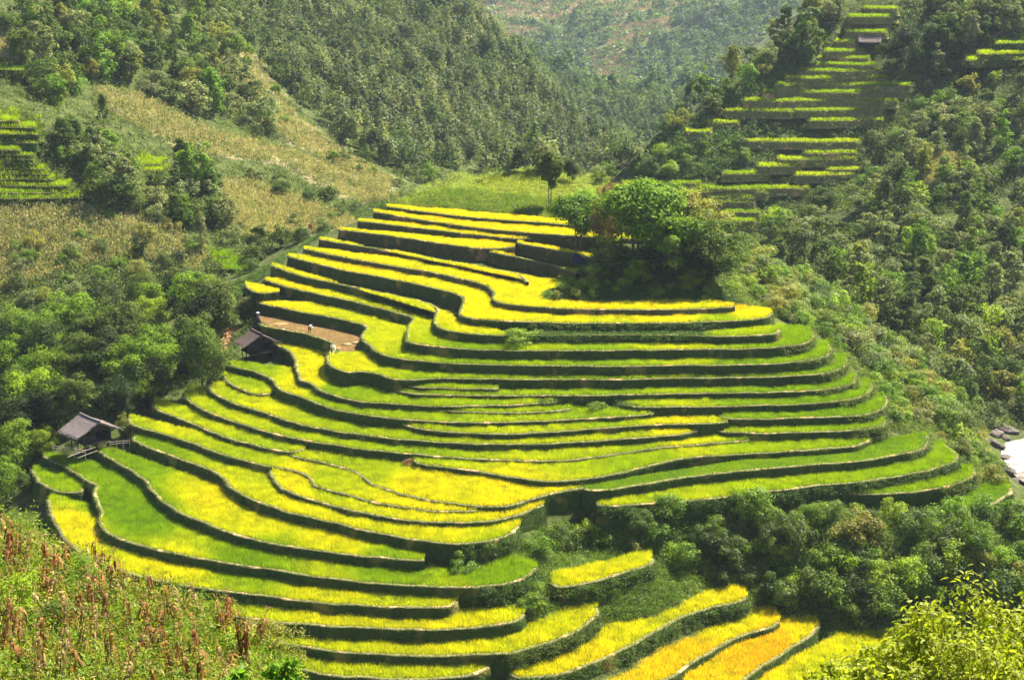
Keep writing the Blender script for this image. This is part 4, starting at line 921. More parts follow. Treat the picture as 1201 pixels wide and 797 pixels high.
def canopy(name, poly, n, nl, r0, hgt, size, color, mat, avoid=(), yr=(950, 9999)):
    """a far-off wood: many leafy crowns, each a domed shell of leaves"""
    px, py = sample_poly(poly, n); P = hit(px, py); kk = ~np.isnan(P[:, 1])
    for z in avoid: kk &= ~inside(z, px, py)
    if avoid: kk &= (P[:, 1] > yr[0]) & (P[:, 1] < yr[1])
    P = P[kk]; n = len(P); k = np.repeat(np.arange(n), nl)
    r = r0 * (0.45 + 1.2 * rng.uniform(0, 1, n) ** 2); h = hgt * (0.5 + 1.1 * rng.uniform(0, 1, n) ** 1.5); d = sph(len(k), rng); d[:, 2] = np.where(d[:, 2] < -0.15, -d[:, 2], d[:, 2])
    lump = 1 + 0.22 * np.sin(d[:, 0] * 5 + k) * np.cos(d[:, 1] * 6 + 2.3 * k)
    q = P[k] + d * np.stack([r[k], r[k], h[k] * 0.62], 1) * (lump * rng.uniform(0.75, 1.05, len(k)))[:, None] + np.stack([0 * h[k], 0 * h[k], h[k] * 0.42], 1)
    v, f = leaves(q, d + rng.normal(0, .35, d.shape) + np.array([0, 0, .3]), size * rng.uniform(0.6, 1.35, len(k)), 0.6)
    C = leafcol(len(k), rng, .12); C[:, 0] = 0.4 * C[:, 0] + 0.6 * np.repeat(rng.uniform(0, 1, n)[k], 4)
    o = add_obj(name, np_mesh(name, v, f, mat, C)); o.color = (*color, 1); return tag(o, None, None, None, 'stuff')
canopy('ridge_forest', RIDGE, 950, 130, 3.2, 7.5, 0.95, (0.075, 0.105, 0.034), M_TREE)
canopy('ridge_forest', RIDGE, 420, 130, 2.8, 7.5, 0.95, (0.16, 0.175, 0.065), M_TREE)
canopy('ridge_forest', RIDGE, 700, 60, 1.8, 3.5, 0.8, (0.10, 0.135, 0.04), M_TREE)
canopy('distant_forest', [(560,-5),(950,-5),(900,40),(830,110),(770,175),(740,185),(690,130),(625,75),(570,25)], 420, 90, 7.0, 12, 2.6, (0.065, 0.11, 0.035), M_TREE, ZONES_DRY[5:9])
VAL = [(560,60),(640,70),(700,60),(800,60),(860,90),(800,170),(740,195),(690,170),(620,100)]
canopy('valley_forest', VAL, 900, 80, 3.6, 7, 1.25, (0.075, 0.115, 0.032), M_TREE, [[(0,0),(1,0),(0,1)]], (600, 960))
canopy('valley_forest', VAL, 500, 70, 2.4, 4, 1.1, (0.13, 0.175, 0.04), M_TREE, [[(0,0),(1,0),(0,1)]], (600, 960))
cover('distant_scrub', [(560,-5),(950,-5),(900,40),(830,110),(770,175),(740,185),(690,130),(625,75),(570,25)], 900, 50, 9.0, 5.0, 2.8, (0.10, 0.15, 0.035), M_SHRUB, 0.7, ymin=950)
cover('forest_undergrowth', [(870,290),(935,235),(1015,170),(1080,110),(1215,80),(1215,510),(1130,500),(1060,440),(960,350),(890,330)], 3200, 26, 1.5, 1.8, 0.42, (0.10, 0.13, 0.04), M_SHRUB)
cover('hillside_undergrowth', [(735,205),(790,150),(830,140),(880,160),(860,200),(800,212)], 700, 40, 1.8, 1.6, 0.5, (0.08, 0.14, 0.02), M_SHRUB)
cover('hillside_undergrowth', [(745,200),(900,40),(1000,0),(1090,0),(1075,120),(1010,165),(930,240),(860,270),(830,225)], 1500, 26, 1.3, 1.2, 0.5, (0.10, 0.155, 0.024), M_SHRUB)
cover('hillside_undergrowth', [(1060,0),(1215,0),(1215,90),(1080,115)], 1000, 26, 1.5, 1.8, 0.5, (0.085, 0.11, 0.03), M_SHRUB)
cover('slope_undergrowth', [(0,0),(300,-5),(480,170),(560,205),(470,240),(400,262),(300,300),(250,340),(130,340),(0,420)], 7500, 24, 1.5, 1.5, 0.45, (0.105, 0.14, 0.03), M_SHRUB)
cover('valley_undergrowth', [(0,380),(130,330),(270,330),(300,380),(262,440),(150,500),(60,520),(0,600)], 1500, 26, 1.0, 1.0, 0.32, (0.055, 0.10, 0.012), M_SHRUB)
cover('gully_undergrowth', [(560,680),(640,615),(690,600),(1060,598),(1215,590),(1215,760),(960,745),(870,700),(760,760),(640,790),(590,745)], 4200, 30, 0.8, 0.6, 0.22, (0.10, 0.165, 0.013), M_SHRUB)
cover('flank_undergrowth', [(862,362),(850,300),(880,262),(920,290),(1000,350),(1050,420),(1120,500),(1190,580),(1130,545),(1100,520),(1045,505),(1000,430),(950,385)], 4200, 28, 0.8, 0.7, 0.24, (0.13, 0.175, 0.026), M_SHRUB)
cover('slope_undergrowth', [(-90,560),(60,640),(330,760),(430,860),(-90,860)], 2600, 30, 0.8, 0.8, 0.26, (0.10, 0.15, 0.018), M_SHRUB)
cover('slope_undergrowth', [(-90,0),(0,0),(0,560),(-90,560)], 1500, 26, 1.4, 1.4, 0.42, (0.10, 0.14, 0.026), M_SHRUB)
cover('gully_undergrowth', [(1201,560),(1290,560),(1290,860),(900,860),(980,780),(1201,760)], 1500, 28, 0.9, 0.8, 0.26, (0.10, 0.16, 0.014), M_SHRUB)
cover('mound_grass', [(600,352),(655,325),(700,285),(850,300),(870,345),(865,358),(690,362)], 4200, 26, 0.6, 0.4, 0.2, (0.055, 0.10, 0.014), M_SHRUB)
cover('knoll_grass', [(455,242),(520,205),(600,195),(700,198),(745,230),(700,262),(640,256),(560,250)], 4200, 26, 0.9, 0.7, 0.30, (0.26, 0.29, 0.022), M_SHRUB, 0.35)
cover('knoll_scrub', [(480,240),(520,222),(600,230),(660,240),(650,256),(560,250)], 420, 60, 1.1, 1.2, 0.28, (0.12, 0.20, 0.014), M_SHRUB, 0.35)
for i, z in enumerate(ZONES_DRY):
    if i in (5, 6, 7, 8):
        cover('distant_cornfield', z, 1500, 14, 3.0, 2.6, 1.8, (0.36, 0.25, 0.17), M_DRY, 0.3, 0.3, 0, True, True, 950)
    else:
        cover('cornfield', z, 1700 if i != 2 else 3000, 16, 0.9, 1.7, 0.55, (0.40, 0.34, 0.15), M_DRY, 0.28, 0.3, 0.15, True, True)
        cover('cornfield_greens', z, 350 if i != 2 else 1200, 22, 1.0, 0.9, 0.4, (0.15, 0.18, 0.03), M_SHRUB)
cover('gully_undergrowth', [(560,680),(640,615),(690,602),(800,640),(890,702),(800,728),(640,797),(595,785),(640,735)], 2200, 30, 0.6, 0.5, 0.2, (0.12, 0.185, 0.014), M_SHRUB)
cover('slope_undergrowth', [(240,350),(300,322),(420,248),(470,228),(450,246),(400,264),(335,306),(285,345),(270,365)], 1500, 28, 0.9, 1.1, 0.28, (0.07, 0.12, 0.02), M_SHRUB)
# weeds over the abandoned strip and on a few banks
def bank_weeds(name, key, x0, x1, n, color, hgt=0.5, back=1.6, drop=1.4):
    t = [q for q in near if q.key == key][0]; px, _ = project(t.edge); k = np.nonzero((px > x0) & (px < x1))[0]
    i = rng.choice(k, n); p = t.edge[i].copy(); p[:, 1] += rng.uniform(-0.7, back, n); p[:, 0] += rng.normal(0, 0.3, n)
    front = p[:, 1] < t.edge[i, 1]; p[:, 2] += np.where(front, -rng.uniform(0, drop, n), 0)
    nl = 26; kk = np.repeat(np.arange(n), nl); q = p[kk] + rng.normal(0, 1, (len(kk), 3)) * np.array([0.3, 0.25, 0.16]) + np.array([0, 0, hgt * 0.4])
    v, f = leaves(q, rng.normal(0, .5, (len(kk), 3)) + np.array([0, -0.2, 0.7]), 0.2 * rng.uniform(.6, 1.4, len(kk)), 0.5)
    C = leafcol(len(kk), rng, .3); o = add_obj(name, np_mesh(name, v, f, M_SHRUB, C)); o.color = (*color, 1); tag(o, None, None, None, 'stuff')
bank_weeds('strip_weeds', 'T8w', 590, 832, 420, (0.075, 0.14, 0.014))
bank_weeds('strip_weeds', 'T7', 620, 850, 200, (0.06, 0.11, 0.012), 0.3, -0.1, 1.5)
bank_weeds('strip_weeds', 'T12', 636, 655, 30, (0.06, 0.12, 0.012))
bank_weeds('strip_weeds', 'T12r', 726, 745, 40, (0.06, 0.12, 0.012))
bank_weeds('strip_weeds', 'G1', 640, 770, 160, (0.085, 0.14, 0.014), 0.3, -0.2, 2.0)
bank_weeds('strip_weeds', 'G2', 600, 880, 330, (0.07, 0.12, 0.014), 0.3, -0.2, 2.0)
bank_weeds('strip_weeds', 'T21', 690, 1130, 420, (0.06, 0.11, 0.012), 0.3, -0.3, 2.0)
bank_weeds('strip_weeds', 'T24', 560, 640, 160, (0.06, 0.11, 0.012), 0.3, -0.2, 2.0)
bank_weeds('strip_weeds', 'T22', 540, 612, 90, (0.08, 0.13, 0.014), 0.3, -0.2, 1.6)
bank_weeds('strip_weeds', 'T28', 600, 706, 160, (0.085, 0.12, 0.016), 0.3, -0.2, 2.0)
for key_ in ('T9', 'T10', 'T11', 'T12a', 'T12r', 'T15r', 'T17r', 'T20R', 'T22r'):
    e_ = [q for q in near if q.key == key_][0]; xm = project(e_.edge)[0].max()
    bank_weeds('strip_weeds', key_, xm - 42, xm + 2, 90, (0.12, 0.155, 0.022), 0.25, 0.3, 1.8)
# weeds closing the ends and the feet of the far strips
pts_ = []
for t in terr:
    if t.key != 'far': continue
    e = t.edge; nn_ = len(e)
    for i in np.r_[rng.integers(0, max(2, nn_ // 12), 16), rng.integers(nn_ - max(2, nn_ // 12), nn_, 16), rng.integers(0, nn_, nn_ // 2)]:
        pts_.append(e[i] + np.array([rng.normal(0, .6), rng.uniform(-1.0, 0.1), -rng.uniform(0.1, 1.5)]))
pts_ = np.array(pts_); kk = np.repeat(np.arange(len(pts_)), 16); q = pts_[kk] + rng.normal(0, 1, (len(kk), 3)) * np.array([.45, .3, .22])
v, f = leaves(q, rng.normal(0, .5, (len(kk), 3)) + np.array([0, -.2, .7]), 0.36 * rng.uniform(.6, 1.4, len(kk)), 0.5)
o = add_obj('strip_weeds', np_mesh('strip_weeds', v, f, M_SHRUB, leafcol(len(kk), rng, .3))); o.color = (0.14, 0.18, 0.03, 1); tag(o, None, None, None, 'stuff')
cover('hillside_undergrowth', [(1000,100),(1080,90),(1110,130),(1050,200),(1020,240),(960,255),(890,290),(860,280),(960,225),(1012,150)], 1200, 34, 1.2, 1.2, 0.42, (0.11, 0.15, 0.028), M_SHRUB)
print('PLANTED', cnt)
# ------------------------------------------------------------------ huts
M_THATCH = mat_plain('thatch', (0.05, 0.038, 0.032), (0.27, 0.215, 0.20), 13, 1.0, (1.0, 1.0, 1.0), 1.0)
M_THATCHB = mat_plain('brown_thatch', (0.035, 0.025, 0.02), (0.17, 0.12, 0.105), 13, 1.0, (1.0, 1.0, 1.0), 1.0)
M_WOOD = mat_plain('dark_wood', (0.025, 0.018, 0.013), (0.07, 0.05, 0.035), 5, 0.9, (1, 1, 6))
M_POLE = mat_plain('weathered_pole', (0.16, 0.125, 0.09), (0.36, 0.29, 0.22), 6, 0.9, (1, 1, 1))
M_DARK = mat_plain('dark_inside', (0.012, 0.01, 0.008), (0.03, 0.022, 0.016), 4, 0.95)
M_STRAW = mat_plain('straw', (0.25, 0.19, 0.08), (0.45, 0.36, 0.16), 8, 0.95)

def thatch(L, w, h, t=0.22, ov=0.0, sag=0.10):
    """two thick slopes meeting at the ridge along x; shaggy lower edge"""
    nx, ns = 30, 10; V = []; F = []
    for sgn in (-1, 1):
        base = len(V)
        for layer in (0, 1):
            for i in range(nx + 1):
                for j in range(ns + 1):
                    u = i / nx; s = j / ns; x = (u - 0.5) * L; y = sgn * w * s
                    if j == ns: y += sgn * random.uniform(-0.03, 0.12); 
                    if i in (0, nx): x += random.uniform(-0.06, 0.06)
                    z = -h * s - sag * math.sin(math.pi * s) * 0.6 - sag * math.sin(math.pi * u) * 0.5
                    z += 0.025 * math.sin(u * 60 + s * 11) + random.uniform(-0.02, 0.02) - layer * t * (1 - 0.3 * s)
                    V.append((x, y, z))
        def ix(l, i, j): return base + l * (nx + 1) * (ns + 1) + i * (ns + 1) + j
        for i in range(nx):
            for j in range(ns):
                a = (ix(0,i,j), ix(0,i+1,j), ix(0,i+1,j+1), ix(0,i,j+1)); b = (ix(1,i,j), ix(1,i,j+1), ix(1,i+1,j+1), ix(1,i+1,j))
                F += [a if sgn < 0 else a[::-1], b if sgn < 0 else b[::-1]]
            F.append((ix(0,i,ns), ix(0,i+1,ns), ix(1,i+1,ns), ix(1,i,ns)))
        for j in range(ns):
            F.append((ix(0,0,j), ix(0,0,j+1), ix(1,0,j+1), ix(1,0,j))); F.append((ix(0,nx,j), ix(1,nx,j), ix(1,nx,j+1), ix(0,nx,j+1)))
    V = np.array(V); 
    # loose straws lying down the slope
    n = 900; sg = np.where(rng.uniform(0, 1, n) < 0.5, -1, 1); x = rng.uniform(-L / 2, L / 2, n); s = rng.uniform(0.02, 1.0, n)
    p0 = np.stack([x, sg * w * s, -h * s - sag * np.sin(np.pi * s) * 0.6 - sag * np.sin(np.pi * (x / L + 0.5)) * 0.5 + 0.035], 1)
    dl = rng.uniform(0.25, 0.5, n); p1 = p0 + np.stack([rng.normal(0, 0.05, n), sg * dl, -dl * h / w + 0.01], 1)
    e = np.array([0.03, 0, 0]); sv = np.stack([p0 - e, p0 + e, p1 + e, p1 - e], 1).reshape(-1, 3)
    return np.vstack([V, sv]), np.vstack([np.array(F), len(V) + np.arange(n * 4).reshape(-1, 4)])

def hut(name, loc, rz, L, w, h, eave, floor, label, mat_roof, wl, ww):
    root = empty(name, loc, rz); tag(root, label, 'hut')
    V, F = thatch(L, w, h); V[:, 2] += eave + h
    roof = add_obj('roof', np_mesh('roof', V, F, mat_roof), root)
    b = MB(); b.tube([(-L/2 - 0.05, 0, eave + h + 0.03), (0, 0, eave + h - 0.03), (L/2 + 0.05, 0, eave + h + 0.03)], 0.16, 8); b.build('ridge_cap', mat_roof, roof)
    for sx in (-1, 1):
        for sy in (-1, 1):
            b = MB(); x = sx * (L/2 - 0.03); b.tube([(x, 0, eave + h - 0.22), (x, sy * (w + 0.15), eave - 0.28)], 0.05, 6); b.build('rafter', M_POLE if sx > 0 else M_WOOD, roof)
    b = MB()                      # plank walls, gaps between the boards
    def wall(x0, y0, x1, y1, z0, z1):
        d = math.hypot(x1 - x0, y1 - y0); n = max(2, int(d / 0.24)); a = math.atan2(y1 - y0, x1 - x0)
        for i in range(n):
            u = (i + 0.5) / n; M = Matrix.Translation((x0 + (x1 - x0) * u, y0 + (y1 - y0) * u, 0)) @ Matrix.Rotation(a, 4, 'Z')
            b.box((-d/n*0.47, -0.02 - 0.01 * (i % 2), z0 - random.uniform(0, 0.05)), (d/n*0.47, 0.02, z1 - random.uniform(0, 0.08)), M)
    x, y = wl/2, ww/2; top = eave + 0.1
    wall(-x, -y, -x, y, floor, top); wall(-x, y, x, y, floor, top); wall(-x, -y, x * 0.2, -y, floor, top); wall(x, -y * 0.98, x, -y * 0.1, floor, top - 0.1); wall(x * 0.6, -y, x, -y, floor, top)
    b.build('plank_wall', M_WOOD, root)
    b = MB(); k = 9                # gable boarding, stepped up under the roof
    for i in range(k):
        y0 = -y + 2 * y * i / k; y1 = y0 + 2 * y / k; ym = max(abs(y0), abs(y1)); zt = eave + h - h * ym / w - 0.3
        if zt > top: b.box((x - 0.10, y0 + 0.01, top - 0.05), (x - 0.06, y1 - 0.01, zt))
    if b.v: b.build('gable', M_WOOD, root)
    b = MB(); b.box((-x - 0.3, -y - 0.2, floor - 0.14), (x + 0.5, y + 0.2, floor - 0.03))
    for i in range(6): b.tube([(-x - 0.35, -y + 2 * y * i / 5, floor - 0.2), (x + 0.6, -y + 2 * y * i / 5, floor - 0.2)], 0.06, 6)
    b.build('floor_platform', M_WOOD, root)
    for px_ in (-x, 0, x):
        for py_ in (-y, y):
            b = MB(); b.tube([(px_, py_ * 1.01, -1.2), (px_ + random.uniform(-.03, .03), py_ * 1.01, floor + 0.1), (px_, py_ * 1.01, eave)], 0.09, 7); b.build('post', M_WOOD, root)
    return root

HZ = ZS / 0.88
def base_at(px, py):
    p = hit(px, py)[0]; return p
def yaw_from(px0, py0, px1, py1, z):
    a, b = at_z(px0, py0, z), at_z(px1, py1, z); return math.atan2(b[1] - a[1], b[0] - a[0])
p = at_z(107, 519, -11.3 * ZS - 0.7); zt = p[2] + 4.1
hut('thatched_hut', tuple(p), yaw_from(97, 474, 121, 484, zt), 5.6, 3.6, 1.8, 2.05, 0.7, 'larger thatched hut on stilts at the left with a grey roof', M_THATCH, 3.9, 4.2)
p2 = at_z(302, 414, -4.4 * ZS); zt = p2[2] + 3.6
hut('thatched_hut', tuple(p2), yaw_from(303, 382.5, 313, 387.5, zt), 4.2, 3.1, 1.7, 1.9, 0.55, 'smaller brown thatched hut beside the bare brown paddy', M_THATCHB, 3.2, 3.9)
p3 = hit(1019, 58)[0]
hut('thatched_hut', tuple(p3 + np.array([0, 0, 0.3])), -0.12, 6.2, 2.2, 1.5, 1.9, 0.5, 'tiny pinkish roofed hut high among the right hill terraces', M_THATCH, 4.8, 3.2)

# log fence and poles at the lower hut
def pole_fence(px0, py0, px1, py1, z, label, hgt=0.9, n=4):
    a = at_z(px0, py0, z); b_ = at_z(px1, py1, z); mid = (a + b_) / 2
    root = empty('pole_fence', tuple(mid)); tag(root, label, 'fence')
    for i in range(n):
        q = a + (b_ - a) * i / (n - 1) - mid; b = MB(); b.tube([q + [0, 0, -0.8], q + [0.03, 0, hgt * random.uniform(0.9, 1.15)]], 0.05, 6); b.build('post', M_POLE, root)
    for zz in (0.45, 0.8):
        b = MB(); b.tube([a - mid + [0, -0.06, zz * hgt], (b_ - mid) * 0 + [0, -0.06, zz * hgt + 0.05], b_ - mid + [0, -0.06, zz * hgt + 0.03]], 0.05, 6); b.build('rail', M_POLE, root)
    return root
zf = -11.3 * ZS - 0.6
pole_fence(129, 524, 152, 522, zf, 'short pole fence right of the lower hut above the green paddy')
pole_fence(62, 528, 100, 534, zf - 0.2, 'rough pole fence in the shade before the lower hut')
for a, b_, label in [((79, 536), (112, 524), 'upper of two pale bamboo poles lying before the lower hut'), ((91, 537), (115, 528), 'lower of two pale bamboo poles lying before the lower hut')]:
    A = at_z(*a, zf + 0.25); B = at_z(*b_, zf + 0.75); m = MB(); m.tube([A, (A + B) / 2 + [0, 0, 0.03], B], [0.075, 0.07, 0.055], 8)
    tag(m.build('bamboo_pole', M_POLE), label, 'pole')
# straw heap under the hut edge
def heap(name, p, r, hgt, mat, label, cat, n=220):
    rr = np.random.default_rng(int(abs(p[0]) * 10)); d = sph(n, rr); d[:, 2] = np.abs(d[:, 2])
    q = d * np.array([r, r * 0.8, hgt]) * rr.uniform(0.75, 1, n)[:, None]
    v, f = leaves(q, d + rr.normal(0, .4, d.shape), 0.32, 0.18, rr)
    nu, nv = 10, 5; core = [(r * .85 * math.cos(a) * math.cos(e), r * .68 * math.sin(a) * math.cos(e), hgt * .85 * math.sin(e)) for e in np.linspace(-0.3, 1.45, nv) for a in np.linspace(0, 2 * math.pi, nu, endpoint=False)]
    cf = [(j * nu + i, j * nu + (i + 1) % nu, (j + 1) * nu + (i + 1) % nu, (j + 1) * nu + i) for j in range(nv - 1) for i in range(nu)]
    o = add_obj(name, np_mesh(name, np.vstack([v, core]), np.vstack([f, np.array(cf) + len(v)]), mat)); o.location = tuple(p)
    return tag(o, label, cat)
heap('straw_heap', at_z(119, 522, zf), 0.7, 0.6, M_STRAW, 'small pale straw heap under the front of the lower hut', 'straw heap')

# blue tarpaulin shelter under the mound's left tree
def mat_cloth(name, c, rough=0.6): return mat_plain(name, tuple(x * 0.75 for x in c), tuple(min(1, x * 1.15) for x in c), 3, rough, None, 0.2)
M_TARP = mat_cloth('blue_tarpaulin', (0.012, 0.017, 0.07)); M_RED = mat_cloth('red_cloth', (0.55, 0.10, 0.09)); M_WHITE = mat_cloth('white_cloth', (0.75, 0.75, 0.72)); M_BLACK = mat_cloth('black_cloth', (0.02, 0.02, 0.025)); M_INDIGO = mat_cloth('indigo_cloth', (0.03, 0.035, 0.07))
M_SKIN = mat_plain('skin', (0.28, 0.15, 0.09), (0.36, 0.20, 0.12), 5, 0.6, None, 0.05); M_HAT = mat_cloth('pale_hat', (0.75, 0.70, 0.58), 0.8); M_HAIR = mat_cloth('dark_hair', (0.02, 0.018, 0.016), 0.5)
pt = base_at(684, 310)
rt = empty('tarpaulin_shelter', tuple(pt), -0.3); tag(rt, 'dark blue tarpaulin shelter under the round tree on the mound', 'tarpaulin')
V = []; n = 14
for layer in (0, -0.03):
    for i in range(n + 1):
        for j in range(n + 1):
            u, v_ = i / n - 0.5, j / n - 0.5
            V.append((u * 3.6, v_ * 2.8, 1.75 - abs(v_) * 2.3 - 0.25 * math.cos(u * 3.1) * abs(v_) + 0.05 * math.sin(u * 17 + v_ * 9) + layer))
q = [(i*(n+1)+j, (i+1)*(n+1)+j, (i+1)*(n+1)+j+1, i*(n+1)+j+1) for i in range(n) for j in range(n)]
q2 = [tuple(x + (n+1)**2 for x in reversed(f)) for f in q]
add_obj('sheet', np_mesh('sheet', np.array(V), np.array(q + q2), M_TARP, None, True), rt)
for sx in (-1, 1):
    b = MB(); b.tube([(sx * 1.75, 0, -0.5), (sx * 1.75, 0, 1.8)], 0.05, 6); b.build('pole', M_WOOD, rt)
b = MB(); b.tube([(-1.85, 0, 1.70), (1.85, 0, 1.70)], 0.045, 6); b.build('ridge_pole', M_WOOD, rt)
# a red cloth on a pole among the bushes by the terrace end
pr = base_at(362, 276); rr_ = empty('cloth_on_pole', tuple(pr)); tag(rr_, 'small pinkish red cloth on a pole in the bushes by the upper left terrace end', 'cloth')
b = MB(); b.tube([(0, 0, -0.5), (0.05, 0, 2.4)], 0.04, 6); b.build('pole', M_WOOD, rr_)
V = [(0.05 + 0.75 * i / 6, 0.10 * math.sin(i * 1.3) + y, 2.35 - 0.85 * j / 6 - 0.03 * i) for y in (0, 0.02) for i in range(7) for j in range(7)]
q = [(i*7+j, i*7+j+1, (i+1)*7+j+1, (i+1)*7+j) for i in range(6) for j in range(6)]; q += [tuple(49 + x for x in reversed(f)) for f in q]
add_obj('cloth', np_mesh('cloth', np.array(V), np.array(q), M_RED), rr_)

# ------------------------------------------------------------------ people
def skin_mesh(name, pts, edges, rad, mat, parent, root_i=0, lv=2):
    me = bpy.data.meshes.new(name); me.from_pydata([tuple(p) for p in pts], edges, []); me.materials.append(mat)
    o = add_obj(name, me, parent); m = o.modifiers.new('skin', 'SKIN'); m.use_smooth_shade = True
    sv = me.skin_vertices[0].data
    for i, r in enumerate(rad): sv[i].radius = (r, r) if np.isscalar(r) else r; sv[i].use_root = (i == root_i)
    s = o.modifiers.new('sub', 'SUBSURF'); s.levels = lv; s.render_levels = lv
    return o
def person(loc, rz, bend, label, hat, shirt, legs, arms=0.3, carry=None, k=1.0):
    """bend: forward lean of the trunk in radians; facing +x"""
    root = empty('person', tuple(loc), rz); tag(root, label, 'person'); root.scale = (k, k, k)
    hip = np.array([-0.12 * math.sin(bend), 0, 0.86]); d = np.array([math.sin(bend), 0, math.cos(bend)])
    chest = hip + d * 0.33; neck = hip + d * 0.52; nb = bend * 0.7; head = neck + np.array([math.sin(nb), 0, math.cos(nb)]) * 0.20
    J = [hip, hip + d * 0.17, chest, neck, head, head + np.array([math.sin(nb), 0, math.cos(nb)]) * 0.10]; Rr = [0.13, 0.12, 0.14, 0.055, 0.095, 0.07]; E = [(0,1),(1,2),(2,3),(3,4),(4,5)]
    hands = []
    for s in (-1, 1):
        st = 0.14 * s
        b0 = len(J); hipj = hip + [0, 0.10 * s, -0.04]; knee = np.array([0.06 + st, 0.12 * s, 0.46]); ank = np.array([st * 1.2 - 0.02, 0.12 * s, 0.08]); toe = ank + [0.16, 0, -0.04]
        J += [hipj, knee, ank, toe]; Rr += [0.10, 0.068, 0.045, 0.035]; E += [(0, b0), (b0, b0+1), (b0+1, b0+2), (b0+2, b0+3)]
        b1 = len(J); sh = chest + d * 0.12 + np.array([0, 0.19 * s, 0]); fa = arms; el = sh + np.array([0.10 + 0.1 * fa, 0.05 * s, -0.27]); wr = el + np.array([0.16 + 0.12 * fa, -0.02 * s, -0.14 + 0.08 * fa]); hd = wr + np.array([0.08, 0, -0.04])
        J += [sh, el, wr, hd]; Rr += [0.06, 0.045, 0.033, 0.038]; E += [(2, b1), (b1, b1+1), (b1+1, b1+2), (b1+2, b1+3)]
        for f in range(5):
            an = (f - 2) * 0.3; b2 = len(J); ln = (0.06, 0.085, 0.09, 0.085, 0.065)[f]
            J += [hd + np.array([ln * math.cos(an) * 0.8, ln * math.sin(an), -ln * 0.4]), hd + np.array([ln * 1.2 * math.cos(an), ln * math.sin(an) * 1.1, -ln * 0.9])]; Rr += [0.010, 0.008]; E += [(b1+3, b2), (b2, b2+1)]
        hands.append(hd)
    skin_mesh('body', J, E, Rr, M_SKIN, root)
    nose = MB(); f = np.array([math.cos(nb), 0, -math.sin(nb)]); nose.tube([head + f * 0.085, head + f * 0.115 - [0, 0, 0.02]], [0.018, 0.014], 5); nose.build('nose', M_SKIN, root)
    for s in (-1, 1):
        e = MB(); e.tube([head + f * 0.085 + [0, 0.035 * s, 0.03], head + f * 0.098 + [0, 0.035 * s, 0.03]], 0.012, 6); e.build('eye', M_BLACK, root)
    # shirt and trousers follow the joints with slightly larger radii
    sj = [hip + d * 0.02, hip + d * 0.17, chest, neck - d * 0.03]; sr = [0.165, 0.150, 0.17, 0.085]; se = [(0,1),(1,2),(2,3)]
    for q in (10, 27): 
        pass
    base = {}
    idx = 6
    for s in (-1, 1):
        hipj, knee, ank = J[idx], J[idx+1], J[idx+2]; sh, el, wr = J[idx+4], J[idx+5], J[idx+6]; idx += 18
        b = len(sj); sj += [sh, el, el + (wr - el) * 0.75]; sr += [0.085, 0.066, 0.055]; se += [(2, b), (b, b+1), (b+1, b+2)]
        base[s] = (hipj, knee, ank)
    skin_mesh('shirt', sj, se, sr, shirt, root)
    tj = [hip + [0, 0, 0.05], hip - [0, 0, 0.03]]; tr = [0.155, 0.15]; te = [(0, 1)]
    for s in (-1, 1):
        h_, kn, an = base[s]; b = len(tj); tj += [h_, kn, kn + (an - kn) * 0.8]; tr += [0.118, 0.088, 0.068]; te += [(1, b), (b, b+1), (b+1, b+2)]
    skin_mesh('trousers', tj, te, tr, legs, root)
    top = head + np.array([math.sin(nb), 0, math.cos(nb)]) * 0.06
    ax = Vector((math.sin(nb), 0, math.cos(nb))); M = Matrix.Translation(Vector(top)) @ ax.to_track_quat('Z', 'Y').to_matrix().to_4x4()
    if hat is not None:
        V = []; n = 20; ring = [(0.30, 0.0), (0.22, 0.05), (0.13, 0.11), (0.05, 0.17), (0.01, 0.185), (0.04, 0.155), (0.12, 0.095), (0.21, 0.035), (0.29, -0.012)]
        for r, z in ring:
            for a in range(n): V.append(tuple(M @ Vector((r * math.cos(2*math.pi*a/n), r * math.sin(2*math.pi*a/n), z))))
        F = [(j*n+i, j*n+(i+1)%n, ((j+1)%len(ring))*n+(i+1)%n, ((j+1)%len(ring))*n+i) for j in range(len(ring)) for i in range(n)]
        add_obj('hat', np_mesh('hat', np.array(V), np.array(F), hat), root)
    else:
        V = []; n = 14
        for j in range(6):
            e = math.pi / 2 * j / 5
            for a in range(n): V.append(tuple(M @ Vector((0.115 * math.cos(e) * math.cos(2*math.pi*a/n) - 0.02, 0.11 * math.cos(e) * math.sin(2*math.pi*a/n), -0.04 + 0.12 * math.sin(e)))))
        F = [(j*n+i, j*n+(i+1)%n, (j+1)*n+(i+1)%n, (j+1)*n+i) for j in range(5) for i in range(n)]
        add_obj('hair', np_mesh('hair', np.array(V), np.array(F), M_HAIR), root)
    if carry is not None:
        h = (hands[0] + hands[1]) / 2; b = MB()
        for i in range(26):
            o = rng.normal(0, 0.045, 3); b.tube([h + o * [0.5, 1, 0.3] - [0, 0, 0.05], h + o + [0.10, 0, -0.38]], 0.012, 4)
        bd = b.build('rice_sheaf', M_STRAW); bd.parent = None
        bd.matrix_world = Matrix.Translation(Vector(loc)) @ Matrix.Rotation(rz, 4, 'Z') @ Matrix.Diagonal((k, k, k, 1)); tag(bd, carry, 'sheaf')
    return root
z11 = 0.02
person(at_z(303, 379.5, z11), 2.6, 0.12, 'person in dark clothes and a wide pale hat standing behind the upper hut', M_HAT, M_INDIGO, M_BLACK, k=1.12)
person(at_z(363, 390, z11), 0.2, 1.05, 'person in a white shirt bending over in the bare brown paddy', None, M_WHITE, M_BLACK, 0.1, k=1.12)
person(at_z(389, 415.5, z11), 1.1, 0.55, 'dark haired person in a white shirt stooping at the corner of the bare paddy', None, M_WHITE, M_INDIGO, 0.2, 'bundle of cut rice in the hands of the person at the paddy corner', k=1.12)
